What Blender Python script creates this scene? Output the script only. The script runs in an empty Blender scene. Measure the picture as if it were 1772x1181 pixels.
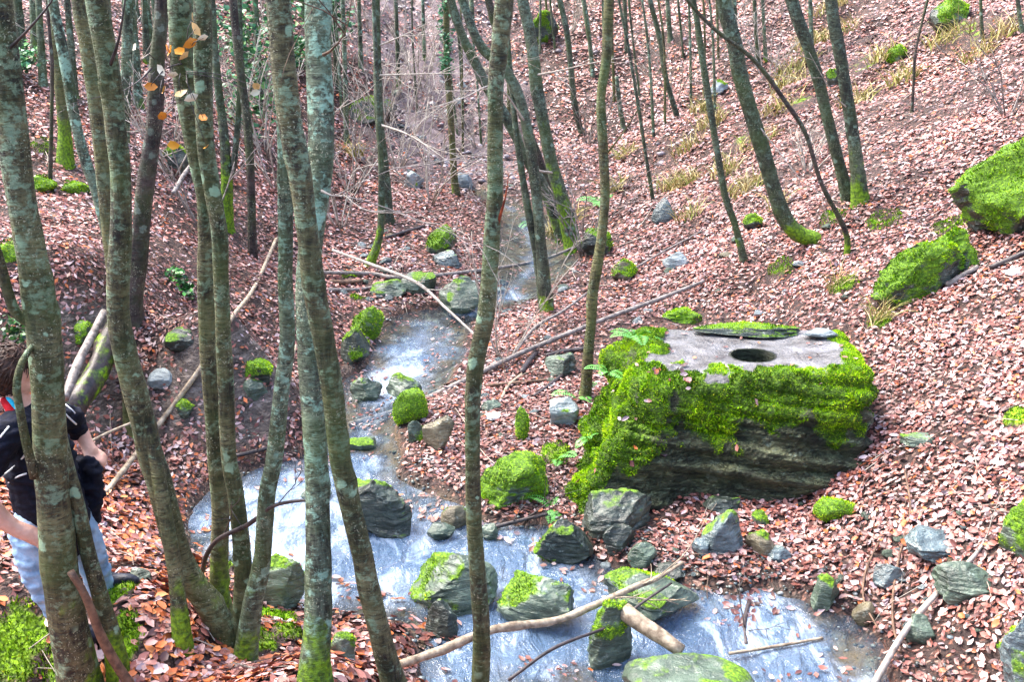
import bpy, math, random
import numpy as np
from mathutils import Vector, Matrix

R = math.radians
rng = np.random.default_rng(7)
random.seed(7)

# ------------------------------------------------------------------ camera, sky, sun, exposure
sc = bpy.context.scene
FPX, CX, CY = 1900.0, 886.0, 590.5          # focal length and centre for a 1772 x 1181 frame
PITCH = R(18.0)
CAMZ = 3.6
cam_d = bpy.data.cameras.new('camera')
cam_d.lens = 36.0 * FPX / 1772.0
cam_d.sensor_width = 36.0
cam_d.clip_end = 2000.0
cam = bpy.data.objects.new('camera', cam_d)
cam.location = (0, 0, CAMZ)
cam.rotation_euler = (R(90) - PITCH, 0, 0)
sc.collection.objects.link(cam)
sc.camera = cam

SUN_EL, SUN_AZ = R(58), R(-60)
world = bpy.data.worlds.new('World')
sc.world = world
world.use_nodes = True
wn = world.node_tree
sky = wn.nodes.new('ShaderNodeTexSky')
sky.sky_type = 'NISHITA'
sky.sun_disc = False
sky.sun_elevation = SUN_EL
sky.sun_rotation = SUN_AZ
sky.dust_density = 4.0
sky.air_density = 1.0
sky.ozone_density = 1.0
bg = wn.nodes['Background']
bg.inputs['Strength'].default_value = 0.15
wn.links.new(sky.outputs[0], bg.inputs['Color'])

sun_d = bpy.data.lights.new('sun', 'SUN')
sun_d.energy = 1.5
sun_d.angle = R(40)
sun_d.color = (1.0, 0.95, 0.88)
sun = bpy.data.objects.new('sun', sun_d)
sun.rotation_euler = (R(90) - SUN_EL, 0, -SUN_AZ + R(180))
sc.collection.objects.link(sun)

vs = sc.view_settings
vs.view_transform = 'Standard'
vs.look = 'None'
vs.gamma = 1.0
vs.use_curve_mapping = False
vs.exposure = 2.4

# ------------------------------------------------------------------ small helpers
COL = sc.collection


def tag(o, label=None, cat=None, group=None, kind=None):
    if label: o['label'] = label
    if cat: o['category'] = cat
    if group: o['group'] = group
    if kind: o['kind'] = kind
    return o


def link(name, me, parent=None, mat=None):
    o = bpy.data.objects.new(name, me)
    COL.objects.link(o)
    if parent is not None:
        o.parent = parent
    if mat is not None and me is not None and len(me.materials) == 0:
        me.materials.append(mat)
    return o


def empty(name, loc, label, cat, group=None):
    o = bpy.data.objects.new(name, None)
    o.empty_display_size = 0.1
    o.location = loc
    COL.objects.link(o)
    return tag(o, label, cat, group)


def build_mesh(name, v, tris=None, quads=None, smooth=True, attrs=None, colors=None):
    v = np.asarray(v, dtype=np.float32).reshape(-1, 3)
    me = bpy.data.meshes.new(name)
    nt = 0 if tris is None else len(tris)
    nq = 0 if quads is None else len(quads)
    idx = []
    if nt: idx.append(np.asarray(tris, dtype=np.int32).ravel())
    if nq: idx.append(np.asarray(quads, dtype=np.int32).ravel())
    idx = np.concatenate(idx)
    starts = np.concatenate([np.arange(nt) * 3, nt * 3 + np.arange(nq) * 4]).astype(np.int32)
    me.vertices.add(len(v))
    me.vertices.foreach_set('co', v.ravel())
    me.loops.add(len(idx))
    me.loops.foreach_set('vertex_index', idx)
    me.polygons.add(nt + nq)
    me.polygons.foreach_set('loop_start', starts)
    if smooth:
        me.polygons.foreach_set('use_smooth', np.ones(nt + nq, dtype=bool))
    me.update(calc_edges=True)
    if attrs:
        for k, a in attrs.items():
            at = me.attributes.new(k, 'FLOAT', 'POINT')
            at.data.foreach_set('value', np.asarray(a, dtype=np.float32).ravel())
    if colors is not None:
        at = me.attributes.new('col', 'FLOAT_COLOR', 'POINT')
        c = np.ones((len(v), 4), dtype=np.float32)
        c[:, :3] = colors
        at.data.foreach_set('color', c.ravel())
    return me


def srgb(r, g, b):
    def f(c):
        c /= 255.0
        return c / 12.92 if c <= 0.04045 else ((c + 0.055) / 1.055) ** 2.4
    return np.array([f(r), f(g), f(b)])


def sstep(a, b, x):
    t = np.clip((x - a) / (b - a), 0, 1)
    return t * t * (3 - 2 * t)


def _hash(ix, iy, iz, seed):
    h = (ix.astype(np.int64) * 374761393 + iy.astype(np.int64) * 668265263 + iz.astype(np.int64) * 2147483647 + seed * 974711) & 0xffffffff
    h = ((h ^ (h >> 13)) * 1274126177) & 0xffffffff
    h = ((h ^ (h >> 16)) * 2246822519) & 0xffffffff
    return ((h ^ (h >> 15)) & 0xffff) / 32767.5 - 1.0


def vnoise(p, seed=0):
    p = np.asarray(p, dtype=np.float64)
    i = np.floor(p)
    f = p - i
    f = f * f * (3 - 2 * f)
    i = i.astype(np.int64)
    r = 0
    for dx in (0, 1):
        wx = f[:, 0] if dx else 1 - f[:, 0]
        for dy in (0, 1):
            wy = f[:, 1] if dy else 1 - f[:, 1]
            for dz in (0, 1):
                wz = f[:, 2] if dz else 1 - f[:, 2]
                r = r + wx * wy * wz * _hash(i[:, 0] + dx, i[:, 1] + dy, i[:, 2] + dz, seed)
    return r


def fbm(p, oct=4, seed=0, gain=0.5):
    p = np.asarray(p, dtype=np.float64)
    a, s, r = 1.0, 1.0, 0
    for k in range(oct):
        r = r + a * vnoise(p * s + 17.3 * k, seed + k)
        a *= gain
        s *= 2.03
    return r


def fbm2(x, y, f, oct=4, seed=0):
    return fbm(np.stack([x * f, y * f, np.zeros_like(x) + 0.37], 1), oct, seed)


# ------------------------------------------------------------------ photograph pixel -> place
SP, CP = math.sin(PITCH), math.cos(PITCH)


def ray(px, py):
    """direction with unit depth along the view axis"""
    a = (px - CX) / FPX
    b = (CY - py) / FPX
    return np.array([a, CP + b * SP, -SP + b * CP])


def P(px, py, Y):
    d = ray(px, py)
    return np.array([0, 0, CAMZ]) + d * (Y / d[1])


def depth_of(p):
    return p[1] * CP + (CAMZ - p[2]) * SP


def zw_lin(y):
    return 0.06 * (y - 5.7)


def on_water(px, py):
    d = ray(px, py)
    # CAMZ + t dz = .06 (t dy - 5.7)
    t = (CAMZ + 0.06 * 5.7) / (0.06 * d[1] - d[2])
    return np.array([0, 0, CAMZ]) + d * t


# ------------------------------------------------------------------ terrain
stream_px = [(955, 380), (1000, 450), (965, 490), (930, 520), (870, 540), (812, 560), (803, 620), (778, 670), (735, 700),
             (690, 735), (700, 790), (690, 825), (740, 850), (790, 868), (830, 900), (900, 912), (955, 905), (985, 935),
             (1040, 978), (1110, 1000), (1185, 1012), (1260, 1030), (1330, 1018), (1420, 1055), (1478, 1072), (1522, 1118), (1530, 1181),
             (1600, 1225), (1480, 1250), (1330, 1236), (1100, 1228), (900, 1212), (775, 1204), (724, 1190), (722, 1130), (700, 1085), (640, 1078), (570, 1065), (520, 1055),
             (450, 1010), (395, 995), (335, 965), (318, 930), (330, 880), (372, 838), (440, 812), (520, 795), (575, 760), (592, 700),
             (605, 655), (640, 625), (655, 570), (692, 545), (760, 532), (826, 520), (850, 470), (860, 420), (868, 385),
             (835, 345), (805, 330), (830, 322), (900, 350)]
SPOLY = np.array([on_water(*p)[:2] for p in stream_px])


def poly_sd(x, y, poly):
    """signed distance, positive outside"""
    n = len(poly)
    d2 = np.full(x.shape, 1e18)
    ins = np.zeros(x.shape, dtype=bool)
    for i in range(n):
        ax, ay = poly[i]
        bx, by = poly[(i + 1) % n]
        ex, ey = bx - ax, by - ay
        wx, wy = x - ax, y - ay
        t = np.clip((wx * ex + wy * ey) / (ex * ex + ey * ey), 0, 1)
        d2 = np.minimum(d2, (wx - ex * t) ** 2 + (wy - ey * t) ** 2)
        c = ((ay > y) != (by > y)) & (x < (bx - ax) * (y - ay) / (by - ay + 1e-12) + ax)
        ins ^= c
    d = np.sqrt(d2)
    return np.where(ins, -d, d)


def right_plane(x, y):
    return 0.5 * (x - 1.3 - 0.5 * min(max((9.5 - y) / 2.0, 0.0), 1.0)) + 0.06 * (y - 5.7) + 0.05


ctrl = []
for (px, py, Y) in [(100, 1150, 4.55), (0, 1100, 4.75), (250, 1120, 4.7), (420, 1130, 4.65), (550, 1170, 4.5), (690, 1190, 4.5),
                    (300, 1000, 5.58), (250, 900, 6.3), (150, 930, 6.0), (280, 820, 7.0), (250, 760, 7.6), (100, 760, 7.2),
                    (280, 530, 8.15), (150, 530, 8.1), (0, 560, 7.6), (330, 620, 8.2), (430, 620, 8.9), (440, 540, 9.6),
                    (450, 450, 11.3), (560, 450, 12), (560, 620, 9.3), (600, 520, 10.9), (400, 300, 13), (250, 450, 9.3),
                    (250, 300, 11.5), (100, 400, 9.4), (50, 250, 11), (100, 150, 13), (300, 150, 14.5), (450, 200, 15.5),
                    (550, 300, 15), (650, 380, 14.2), (600, 200, 18), (650, 100, 19.5), (780, 250, 18.3), (780, 120, 20.5),
                    (900, 30, 22), (500, 50, 19), (200, 30, 17), (830, 1262, 4.55), (1200, 1275, 4.6), (1480, 1290, 4.6)]:
    ctrl.append(P(px, py, Y))
for (x, y) in [(1.9, 7), (2.5, 7), (4, 7), (6, 7), (1.6, 9), (3, 9), (5, 9), (8, 10), (2, 12), (4, 12), (7, 13), (3, 15), (6, 16), (10, 16),
               (2.9, 6), (4.5, 5.5), (7, 4), (3, 18), (6, 20), (10, 20), (1.6, 16.5)]:
    ctrl.append((x, y, right_plane(x, y)))
ctrl += [(0, 0, 2.0), (-3, 0, 2.2), (3, 0, 2.1), (-3, 2.5, 1.35), (0, 2.5, 1.25), (3, 2.8, 1.2), (-6, 2, 2.0), (-6, 6, 1.9), (-8, 10, 3.2),
         (-10, 15, 4.4), (0, 26, 5.6), (-6, 25, 5.8), (6, 27, 7.0), (14, 24, 9), (-13, 22, 6.0), (0, 36, 6.6), (-14, 36, 7), (15, 36, 9.8),
         (17, 12, 8), (14, 4, 6.5), (-16, 6, 5), (-14, -6, 5), (14, -8, 6), (0, -8, 3.2), (-30, 20, 7), (34, 20, 11), (0, 60, 7.5), (40, 60, 11), (-40, 60, 8)]
ctrl = np.array(ctrl, dtype=float)


def _kern(r2):
    return np.power(r2 + 0.15, 0.75)


def _fit():
    n = len(ctrl)
    d2 = ((ctrl[:, None, :2] - ctrl[None, :, :2]) ** 2).sum(2)
    A = np.zeros((n + 3, n + 3))
    A[:n, :n] = _kern(d2) + np.eye(n) * 0.02
    A[:n, n] = 1
    A[:n, n + 1:] = ctrl[:, :2]
    A[n, :n] = 1
    A[n + 1:, :n] = ctrl[:, :2].T
    b = np.zeros(n + 3)
    b[:n] = ctrl[:, 2]
    return np.linalg.solve(A, b)


_W = _fit()


def macro(x, y):
    n = len(ctrl)
    xc = np.clip(x, -45, 45)
    yc = np.clip(y, -12, 65)
    z = _W[n] + _W[n + 1] * xc + _W[n + 2] * yc
    for i in range(n):
        z = z + _W[i] * _kern((xc - ctrl[i, 0]) ** 2 + (yc - ctrl[i, 1]) ** 2)
    return z


def terrain(x, y, detail=True):
    x = np.asarray(x, dtype=float)
    y = np.asarray(y, dtype=float)
    m = macro(x, y)
    sd = poly_sd(x, y, SPOLY)
    sd = sd + (fbm2(x, y, 2.5, 3, 5) * 0.07 if detail else 0)
    zw = zw_lin(y)
    if detail:
        far = sstep(10, 20, y)
        m = m + fbm2(x, y, 0.8, 3, 11) * (0.07 + 0.10 * far) + fbm2(x, y, 4.0, 3, 21) * (0.025 + 0.02 * far)
    out = zw + 0.05 + np.maximum(sd, 0) * 0.12
    k = sstep(0.0, 0.75, sd)
    z = out + (np.maximum(m, out - 0.02) - out) * k
    bed = zw - 0.05 - 0.10 * sstep(0, 0.4, -sd) + (fbm2(x, y, 6, 2, 3) * 0.03 if detail else 0)
    t = sstep(-0.07, 0.07, sd)
    return bed * (1 - t) + z * t


def tz(x, y):
    return float(terrain(np.array([x]), np.array([y]))[0])


def ground(px, py, water=False):
    d = ray(px, py)
    def march(Ys):
        t = Ys / d[1]
        X, Z = d[0] * t, CAMZ + d[2] * t
        h = terrain(X, Ys)
        if water: h = np.maximum(h, zw_lin(Ys))
        return Z, h
    Ys = np.concatenate([np.arange(2.5, 9, .1), np.arange(9, 16, .16), np.arange(16, 60, .5)])
    Z, h = march(Ys)
    below = np.nonzero(Z < h)[0]
    if len(below) and below[0] > 0:
        Ys = np.linspace(Ys[below[0] - 1], Ys[below[0]], 6)
        Z, h = march(Ys)
        below = np.nonzero(Z < h)[0]
    i = below[0] if len(below) else len(Ys) - 1
    if i > 0:
        a, b = Z[i - 1] - h[i - 1], h[i] - Z[i]
        Yh = Ys[i - 1] + (Ys[i] - Ys[i - 1]) * a / (a + b + 1e-9)
    else:
        Yh = Ys[0]
    return P(px, py, Yh)


# ------------------------------------------------------------------ materials
class NT:
    def __init__(self, name):
        self.m = bpy.data.materials.new(name)
        self.m.use_nodes = True
        self.t = self.m.node_tree
        self.b = self.t.nodes['Principled BSDF']

    def n(self, typ, **kw):
        nd = self.t.nodes.new(typ)
        for k, v in kw.items():
            setattr(nd, k, v)
        return nd

    def l(self, a, b):
        self.t.links.new(a, b)

    def coord(self, scale=(1, 1, 1), kind='Object'):
        tc = self.n('ShaderNodeTexCoord')
        mp = self.n('ShaderNodeMapping')
        mp.inputs['Scale'].default_value = scale
        oi = self.n('ShaderNodeObjectInfo')
        ad = self.n('ShaderNodeVectorMath', operation='ADD')
        self.l(tc.outputs[kind], ad.inputs[0])
        self.l(oi.outputs['Location'], ad.inputs[1])
        self.l(ad.outputs[0], mp.inputs['Vector'])
        return mp.outputs[0]

    def noise(self, vec, scale, detail=4, rough=0.55, dist=0.0):
        nd = self.n('ShaderNodeTexNoise')
        nd.inputs['Scale'].default_value = scale
        nd.inputs['Detail'].default_value = detail
        nd.inputs['Roughness'].default_value = rough
        nd.inputs['Distortion'].default_value = dist
        self.l(vec, nd.inputs['Vector'])
        return nd.outputs['Fac']

    def voro(self, vec, scale, feature='F1', out='Distance', rnd=1.0):
        nd = self.n('ShaderNodeTexVoronoi', feature=feature)
        nd.inputs['Scale'].default_value = scale
        nd.inputs['Randomness'].default_value = rnd
        self.l(vec, nd.inputs['Vector'])
        return nd.outputs[out]

    def ramp(self, fac, stops, interp='LINEAR'):
        nd = self.n('ShaderNodeValToRGB')
        nd.color_ramp.interpolation = interp
        els = nd.color_ramp.elements
        while len(els) < len(stops):
            els.new(0.5)
        for e, (p, c) in zip(els, stops):
            e.position = p
            if np.isscalar(c): c = (c, c, c)
            e.color = (c[0], c[1], c[2], 1)
        self.l(fac, nd.inputs[0])
        return nd.outputs[0]

    def mix(self, fac, a, b, mode='MIX'):
        nd = self.n('ShaderNodeMix', data_type='RGBA', blend_type=mode)
        for s, v in ((0, fac), (6, a), (7, b)):
            if hasattr(v, 'links') or hasattr(v, 'is_linked'):
                self.l(v, nd.inputs[s])
            else:
                nd.inputs[s].default_value = v if s == 0 else (v[0], v[1], v[2], 1)
        return nd.outputs[2]

    def math(self, op, a, b=None, clamp=False):
        nd = self.n('ShaderNodeMath', operation=op, use_clamp=clamp)
        for i, v in enumerate((a, b)):
            if v is None: continue
            if hasattr(v, 'is_linked'): self.l(v, nd.inputs[i])
            else: nd.inputs[i].default_value = v
        return nd.outputs[0]

    def attr(self, name, out='Fac'):
        nd = self.n('ShaderNodeAttribute')
        nd.attribute_name = name
        return nd.outputs[out]

    def bump(self, h, strength, dist, normal=None):
        nd = self.n('ShaderNodeBump')
        nd.inputs['Strength'].default_value = strength
        nd.inputs['Distance'].default_value = dist
        self.l(h, nd.inputs['Height'])
        if normal is not None: self.l(normal, nd.inputs['Normal'])
        return nd.outputs[0]

    def done(self, col=None, rough=None, normal=None, spec=None):
        if col is not None:
            if hasattr(col, 'is_linked'): self.l(col, self.b.inputs['Base Color'])
            else: self.b.inputs['Base Color'].default_value = (*col, 1)
        if rough is not None:
            if hasattr(rough, 'is_linked'): self.l(rough, self.b.inputs['Roughness'])
            else: self.b.inputs['Roughness'].default_value = rough
        if normal is not None: self.l(normal, self.b.inputs['Normal'])
        if spec is not None: self.b.inputs['Specular IOR Level'].default_value = spec
        return self.m


MOSS_A, MOSS_B, MOSS_C = srgb(76, 112, 4), srgb(140, 182, 8), srgb(178, 196, 30)


def mat_bark(name, dark, mid, light, lichen, lich_amt=0.5, moss_amt=1.0, band=1.0):
    t = NT(name)
    v = t.coord()
    vs_ = t.coord((3.0, 3.0, 16.0))
    vv = t.coord((22.0, 22.0, 3.5))
    big = t.noise(v, 3.5, 4)
    bands = t.noise(vs_, 4.2, 5, 0.7, 0.5)
    fine = t.noise(vv, 2.0, 4, 0.65)
    base = t.ramp(t.math('ADD', t.math('MULTIPLY', big, 0.55), t.math('MULTIPLY', t.noise(t.coord((1, 1, 2.2)), 14.0, 5, 0.7), 0.45)), [(0.43, dark), (0.51, mid), (0.61, light)])
    base = t.mix(t.math('MULTIPLY', t.ramp(bands, [(0.40, 1.0), (0.50, 0.0)]), 0.85 * band), base, dark * 0.5)
    base = t.mix(t.math('MULTIPLY', t.ramp(fine, [(0.45, 0.0), (0.62, 1.0)]), 0.35), base, light)
    # lichen patches: many small crusts, wider blotches higher up
    li = t.noise(t.coord((1, 1, 1.4)), 26.0, 6, 0.7, 0.3)
    li2 = t.noise(v, 7.5, 4, 0.65)
    lm = t.math('ADD', t.math('MULTIPLY', li, 0.75), t.math('MULTIPLY', li2, 0.55))
    hup = t.ramp(t.math('MULTIPLY', t.attr('h'), 0.25), [(0.05, 0.0), (0.6, 1.0)])
    lm = t.math('ADD', lm, t.math('MULTIPLY', hup, 0.05))
    lm = t.ramp(lm, [(0.70, 0.0), (0.80, 1.0)])
    lm = t.math('MULTIPLY', lm, lich_amt * 1.1, clamp=True)
    base = t.mix(lm, base, lichen)
    alg = t.math('MULTIPLY', t.ramp(t.noise(v, 2.6, 5, 0.6), [(0.45, 0.0), (0.68, 1.0)]), 0.55 * moss_amt)
    base = t.mix(alg, base, srgb(70, 92, 34))
    # pale specks and a few round mint crusts
    wv = t.n('ShaderNodeTexNoise'); wv.inputs['Scale'].default_value = 30.0
    t.l(v, wv.inputs['Vector'])
    wa = t.n('ShaderNodeVectorMath', operation='MULTIPLY_ADD')
    t.l(wv.outputs['Color'], wa.inputs[0]); wa.inputs[1].default_value = (.06, .06, .06); t.l(v, wa.inputs[2])
    sp = t.voro(wa.outputs[0], 70.0)
    spm = t.math('MULTIPLY', t.ramp(sp, [(0.16, 1.0), (0.30, 0.0)]), t.ramp(t.noise(v, 5, 3), [(0.48, 0.0), (0.60, 0.8)]))
    base = t.mix(spm, base, srgb(176, 176, 146))
    mc_ = t.voro(wa.outputs[0], 9.0)
    mcm = t.math('MULTIPLY', t.ramp(mc_, [(0.20, 1.0), (0.27, 0.0)]), t.ramp(t.noise(v, 2.7, 3), [(0.50, 0.0), (0.58, 0.9)]))
    base = t.mix(mcm, base, lichen)
    # moss
    mm = t.math('ADD', t.attr('moss'), t.math('MULTIPLY', t.math('SUBTRACT', t.noise(v, 7.0, 4), 0.5), 1.3))
    mm = t.math('MULTIPLY', t.ramp(mm, [(0.48, 0.0), (0.72, 0.92)]), moss_amt)
    mcol = t.ramp(t.noise(v, 40.0, 3), [(0.35, MOSS_A * 0.6), (0.65, MOSS_B * 0.9)])
    base = t.mix(mm, base, mcol)
    h = t.math('ADD', t.math('MULTIPLY', fine, 0.6), t.math('MULTIPLY', bands, 0.7))
    nrm = t.bump(h, 1.0, 0.022)
    nrm = t.bump(t.noise(v, 60.0, 3), 0.5, 0.006, nrm)
    return t.done(base, 0.62, nrm, 0.4)


BARK_LICHEN = mat_bark('bark_lichen', srgb(32, 28, 18), srgb(78, 74, 46), srgb(124, 120, 84), srgb(150, 180, 146), 0.5)
BARK_PALE = mat_bark('bark_pale', srgb(38, 40, 30), srgb(84, 94, 72), srgb(130, 144, 118), srgb(154, 192, 168), 0.75)
BARK_OLIVE = mat_bark('bark_olive', srgb(48, 42, 22), srgb(92, 86, 48), srgb(122, 116, 74), srgb(130, 150, 118), 0.4)
BARK_DARK = mat_bark('bark_dark', srgb(28, 20, 18), srgb(54, 42, 38), srgb(84, 70, 64), srgb(110, 122, 108), 0.25, 1.0, 0.5)
BARK_SLIM = mat_bark('bark_slim', srgb(34, 36, 28), srgb(66, 72, 54), srgb(98, 106, 84), srgb(126, 152, 132), 0.55)


def mat_wood(name, a, b, rough=0.6):
    t = NT(name)
    v = t.coord((1, 1, 1))
    f = t.noise(v, 22, 4, 0.6)
    c = t.ramp(f, [(0.34, a), (0.66, b)])
    mm = t.math('ADD', t.attr('moss'), t.math('MULTIPLY', t.math('SUBTRACT', t.noise(v, 9.0, 4), 0.5), 1.2))
    mm = t.ramp(mm, [(0.42, 0.0), (0.62, 1.0)])
    c = t.mix(mm, c, t.ramp(t.noise(v, 40, 3), [(0.35, MOSS_A * 0.6), (0.65, MOSS_B)]))
    return t.done(c, rough, t.bump(t.noise(v, 60, 4, 0.7), 0.6, 0.006), 0.45)


WOOD_GREY = mat_wood('wood_grey', srgb(84, 76, 72), srgb(158, 148, 140))
WOOD_PALE = mat_wood('wood_pale', srgb(104, 88, 70), srgb(184, 168, 144))
WOOD_DARK = mat_wood('wood_dark', srgb(34, 28, 30), srgb(78, 68, 66), 0.4)
WOOD_BROWN = mat_wood('wood_brown', srgb(70, 50, 38), srgb(128, 98, 76))
TWIG_PALE = mat_wood('twig_pale', srgb(136, 124, 112), srgb(190, 182, 170))
WOOD_RED = mat_wood('wood_red', srgb(96, 36, 18), srgb(170, 78, 44))


def mat_rock(name, a, b, c, rough=0.42, wet=0.5):
    t = NT(name)
    v = t.coord()
    vst = t.coord((2.0, 2.0, 9.0))
    n1 = t.noise(v, 5.0, 5, 0.6)
    n2 = t.noise(vst, 4.0, 5, 0.65, 0.5)
    col = t.ramp(n1, [(0.30, a), (0.50, b), (0.72, c)])
    col = t.mix(t.math('MULTIPLY', t.ramp(n2, [(0.36, 1.0), (0.50, 0.0)]), 0.55), col, a * 0.6)
    spk = t.math('MULTIPLY', t.ramp(t.noise(v, 16.0, 4, 0.7), [(0.60, 0.0), (0.68, 1.0)]), 0.5)
    col = t.mix(spk, col, srgb(168, 180, 168))
    fine = t.noise(v, 38.0, 4, 0.6)
    mm = t.math('ADD', t.attr('moss'), t.math('MULTIPLY', t.math('SUBTRACT', t.noise(v, 11.0, 4, 0.6), 0.5), 0.9))
    mm = t.ramp(mm, [(0.38, 0.0), (0.60, 1.0)])
    mc = t.ramp(t.noise(v, 55.0, 4, 0.7), [(0.30, MOSS_A * 0.5), (0.50, MOSS_A), (0.70, MOSS_B)])
    col = t.mix(mm, col, mc)
    r = t.ramp(mm, [(0.0, rough), (1.0, 0.85)])
    h = t.math('ADD', t.math('MULTIPLY', n2, 0.8), t.math('MULTIPLY', fine, 0.35))
    nrm = t.bump(h, 0.8, 0.03)
    return t.done(col, r, nrm, wet)


ROCK_GREEN = mat_rock('rock_green', srgb(42, 54, 44), srgb(78, 94, 78), srgb(120, 136, 118), 0.36, 0.6)
ROCK_DARK = mat_rock('rock_dark', srgb(24, 30, 26), srgb(48, 58, 50), srgb(84, 94, 82), 0.34, 0.6)
ROCK_GREY = mat_rock('rock_grey', srgb(88, 96, 98), srgb(136, 148, 150), srgb(176, 186, 188))
ROCK_BLUE = mat_rock('rock_blue', srgb(44, 54, 56), srgb(80, 96, 98), srgb(124, 140, 142), 0.26, 0.8)
ROCK_BROWN = mat_rock('rock_brown', srgb(66, 60, 44), srgb(108, 100, 78), srgb(150, 142, 116))
ROCK_WHITE = mat_rock('rock_white', srgb(190, 190, 188), srgb(225, 225, 224), srgb(244, 244, 244), 0.5)
ROCKS = dict(g=ROCK_GREEN, d=ROCK_DARK, y=ROCK_GREY, b=ROCK_BLUE, n=ROCK_BROWN, w=ROCK_WHITE)


def mat_attr(name, rough=0.5, spec=0.5, sheen=0.0, back=0.0):
    t = NT(name)
    c = t.attr('col', 'Color')
    v = t.coord()
    c2 = t.mix(t.math('MULTIPLY', t.noise(v, 60.0, 3, 0.6), 0.55), c, (0.02, 0.012, 0.01), 'MIX')
    c2 = t.mix(0.75, c2, c)
    m = t.done(c2, rough, None, spec)
    return m


LEAF = mat_attr('leaf_dry', 0.45, 0.45)
MOSS = mat_attr('moss_blades', 0.75, 0.2)
GRASS = mat_attr('grass_blades', 0.6, 0.3)
GREEN_LEAF = mat_attr('green_leaf', 0.4, 0.5)


def mat_ground():
    t = NT('forest_soil')
    v = t.coord()
    soil = t.ramp(t.noise(v, 6.0, 5, 0.65), [(0.3, srgb(44, 32, 28)), (0.5, srgb(84, 62, 54)), (0.7, srgb(124, 98, 88))])
    nd = t.n('ShaderNodeTexVoronoi', feature='F1')
    nd.inputs['Scale'].default_value = 26.0
    wn_ = t.n('ShaderNodeTexNoise'); wn_.inputs['Scale'].default_value = 9.0
    t.l(v, wn_.inputs['Vector'])
    wa = t.n('ShaderNodeVectorMath', operation='MULTIPLY_ADD')
    t.l(wn_.outputs['Color'], wa.inputs[0]); wa.inputs[1].default_value = (.25, .25, .25); t.l(v, wa.inputs[2])
    t.l(wa.outputs[0], nd.inputs['Vector'])
    sep = t.n('ShaderNodeSeparateColor')
    t.l(nd.outputs['Color'], sep.inputs[0])
    lf = t.ramp(sep.outputs[0], [(0.0, srgb(70, 42, 34)), (0.3, srgb(128, 76, 58)), (0.6, srgb(168, 118, 98)), (0.85, srgb(196, 160, 142)), (1.0, srgb(96, 70, 66))])
    lf = t.mix(t.ramp(nd.outputs['Distance'], [(0.15, 0.0), (0.5, 1.0)]), lf, srgb(44, 30, 27))
    lf = t.mix(t.ramp(t.noise(v, 13, 4, .7), [(.4, 0.0), (.65, .8)]), lf, srgb(50, 36, 31))
    col = t.mix(t.attr('litter'), soil, lf)
    bank = t.ramp(t.noise(t.coord((1, 1, 3)), 9.0, 5, 0.7), [(0.3, srgb(40, 34, 32)), (0.5, srgb(88, 78, 72)), (0.72, srgb(140, 128, 120))])
    col = t.mix(t.attr('bank'), col, bank)
    scr = t.ramp(t.noise(v, 7.0, 6, 0.7), [(0.3, srgb(70, 60, 60)), (0.5, srgb(120, 106, 108)), (0.7, srgb(168, 154, 158))])
    col = t.mix(t.attr('scree'), col, scr)
    bed = t.mix(t.ramp(t.noise(v, 5, 4), [(.42, 0.0), (.6, 1.0)]), t.ramp(t.voro(v, 11.0, out='Distance'), [(0.1, srgb(118, 122, 110)), (0.6, srgb(60, 54, 44))]), srgb(104, 88, 66))
    col = t.mix(t.attr('bed'), col, bed)
    mm = t.math('ADD', t.attr('moss'), t.math('MULTIPLY', t.math('SUBTRACT', t.noise(v, 5.0, 5, 0.65), 0.5), 1.2))
    col = t.mix(t.ramp(mm, [(0.45, 0.0), (0.65, 1.0)]), col, t.ramp(t.noise(v, 45, 4), [(0.35, MOSS_A * 0.6), (0.65, MOSS_B)]))
    h = t.math('ADD', t.noise(v, 14.0, 5, 0.7), t.math('MULTIPLY', nd.outputs['Distance'], 0.5))
    return t.done(col, 0.7, t.bump(h, 0.9, 0.03), 0.35)


def mat_water():
    t = NT('stream_water')
    v = t.coord((1.0, 0.45, 1.0))
    n1 = t.noise(v, 8.0, 4, 0.6, 0.5)
    n2 = t.noise(v, 30.0, 3, 0.6, 0.4)
    foam_sheen = t.attr('foam_sheen')
    fo = t.math('ADD', foam_sheen, t.math('MULTIPLY', t.math('SUBTRACT', t.noise(t.coord((1.0, 0.5, 1.0)), 4.5, 5, 0.6, 0.8), 0.5), 1.9))
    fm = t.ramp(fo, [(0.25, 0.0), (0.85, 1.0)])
    col = t.mix(fm, srgb(118, 148, 184), srgb(214, 228, 242))  # pale blue and white: foam, with the bright sky reflection painted in
    h = t.math('ADD', n1, t.math('MULTIPLY', n2, 0.14))
    nrm = t.bump(h, 0.75, 0.12)
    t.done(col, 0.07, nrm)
    t.b.inputs['IOR'].default_value = 1.45
    t.b.inputs['Specular IOR Level'].default_value = 0.9
    tr = t.n('ShaderNodeBsdfTransparent')
    tr.inputs[0].default_value = (0.82, 0.86, 0.84, 1)
    mx = t.n('ShaderNodeMixShader')
    fac = t.math('MULTIPLY', t.math('ADD', 0.40, t.math('MULTIPLY', fm, 0.6), clamp=True), t.ramp(t.attr('deep'), [(0.0, 0.10), (0.5, 0.5), (1.0, 1.0)]))
    t.l(fac, mx.inputs[0])
    t.l(tr.outputs[0], mx.inputs[1])
    t.l(t.b.outputs[0], mx.inputs[2])
    t.l(mx.outputs[0], t.t.nodes['Material Output'].inputs['Surface'])
    return t.m


# ------------------------------------------------------------------ the ground sheet
def in_px(x, y, z):
    """photograph pixel of world points (used only to say which natural area a point belongs to)"""
    dx, dy, dz = x, y, z - CAMZ
    dep = dy * CP - dz * SP
    up = dy * SP + dz * CP
    dep = np.maximum(dep, 0.1)
    return CX + FPX * dx / dep, CY - FPX * up / dep


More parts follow.
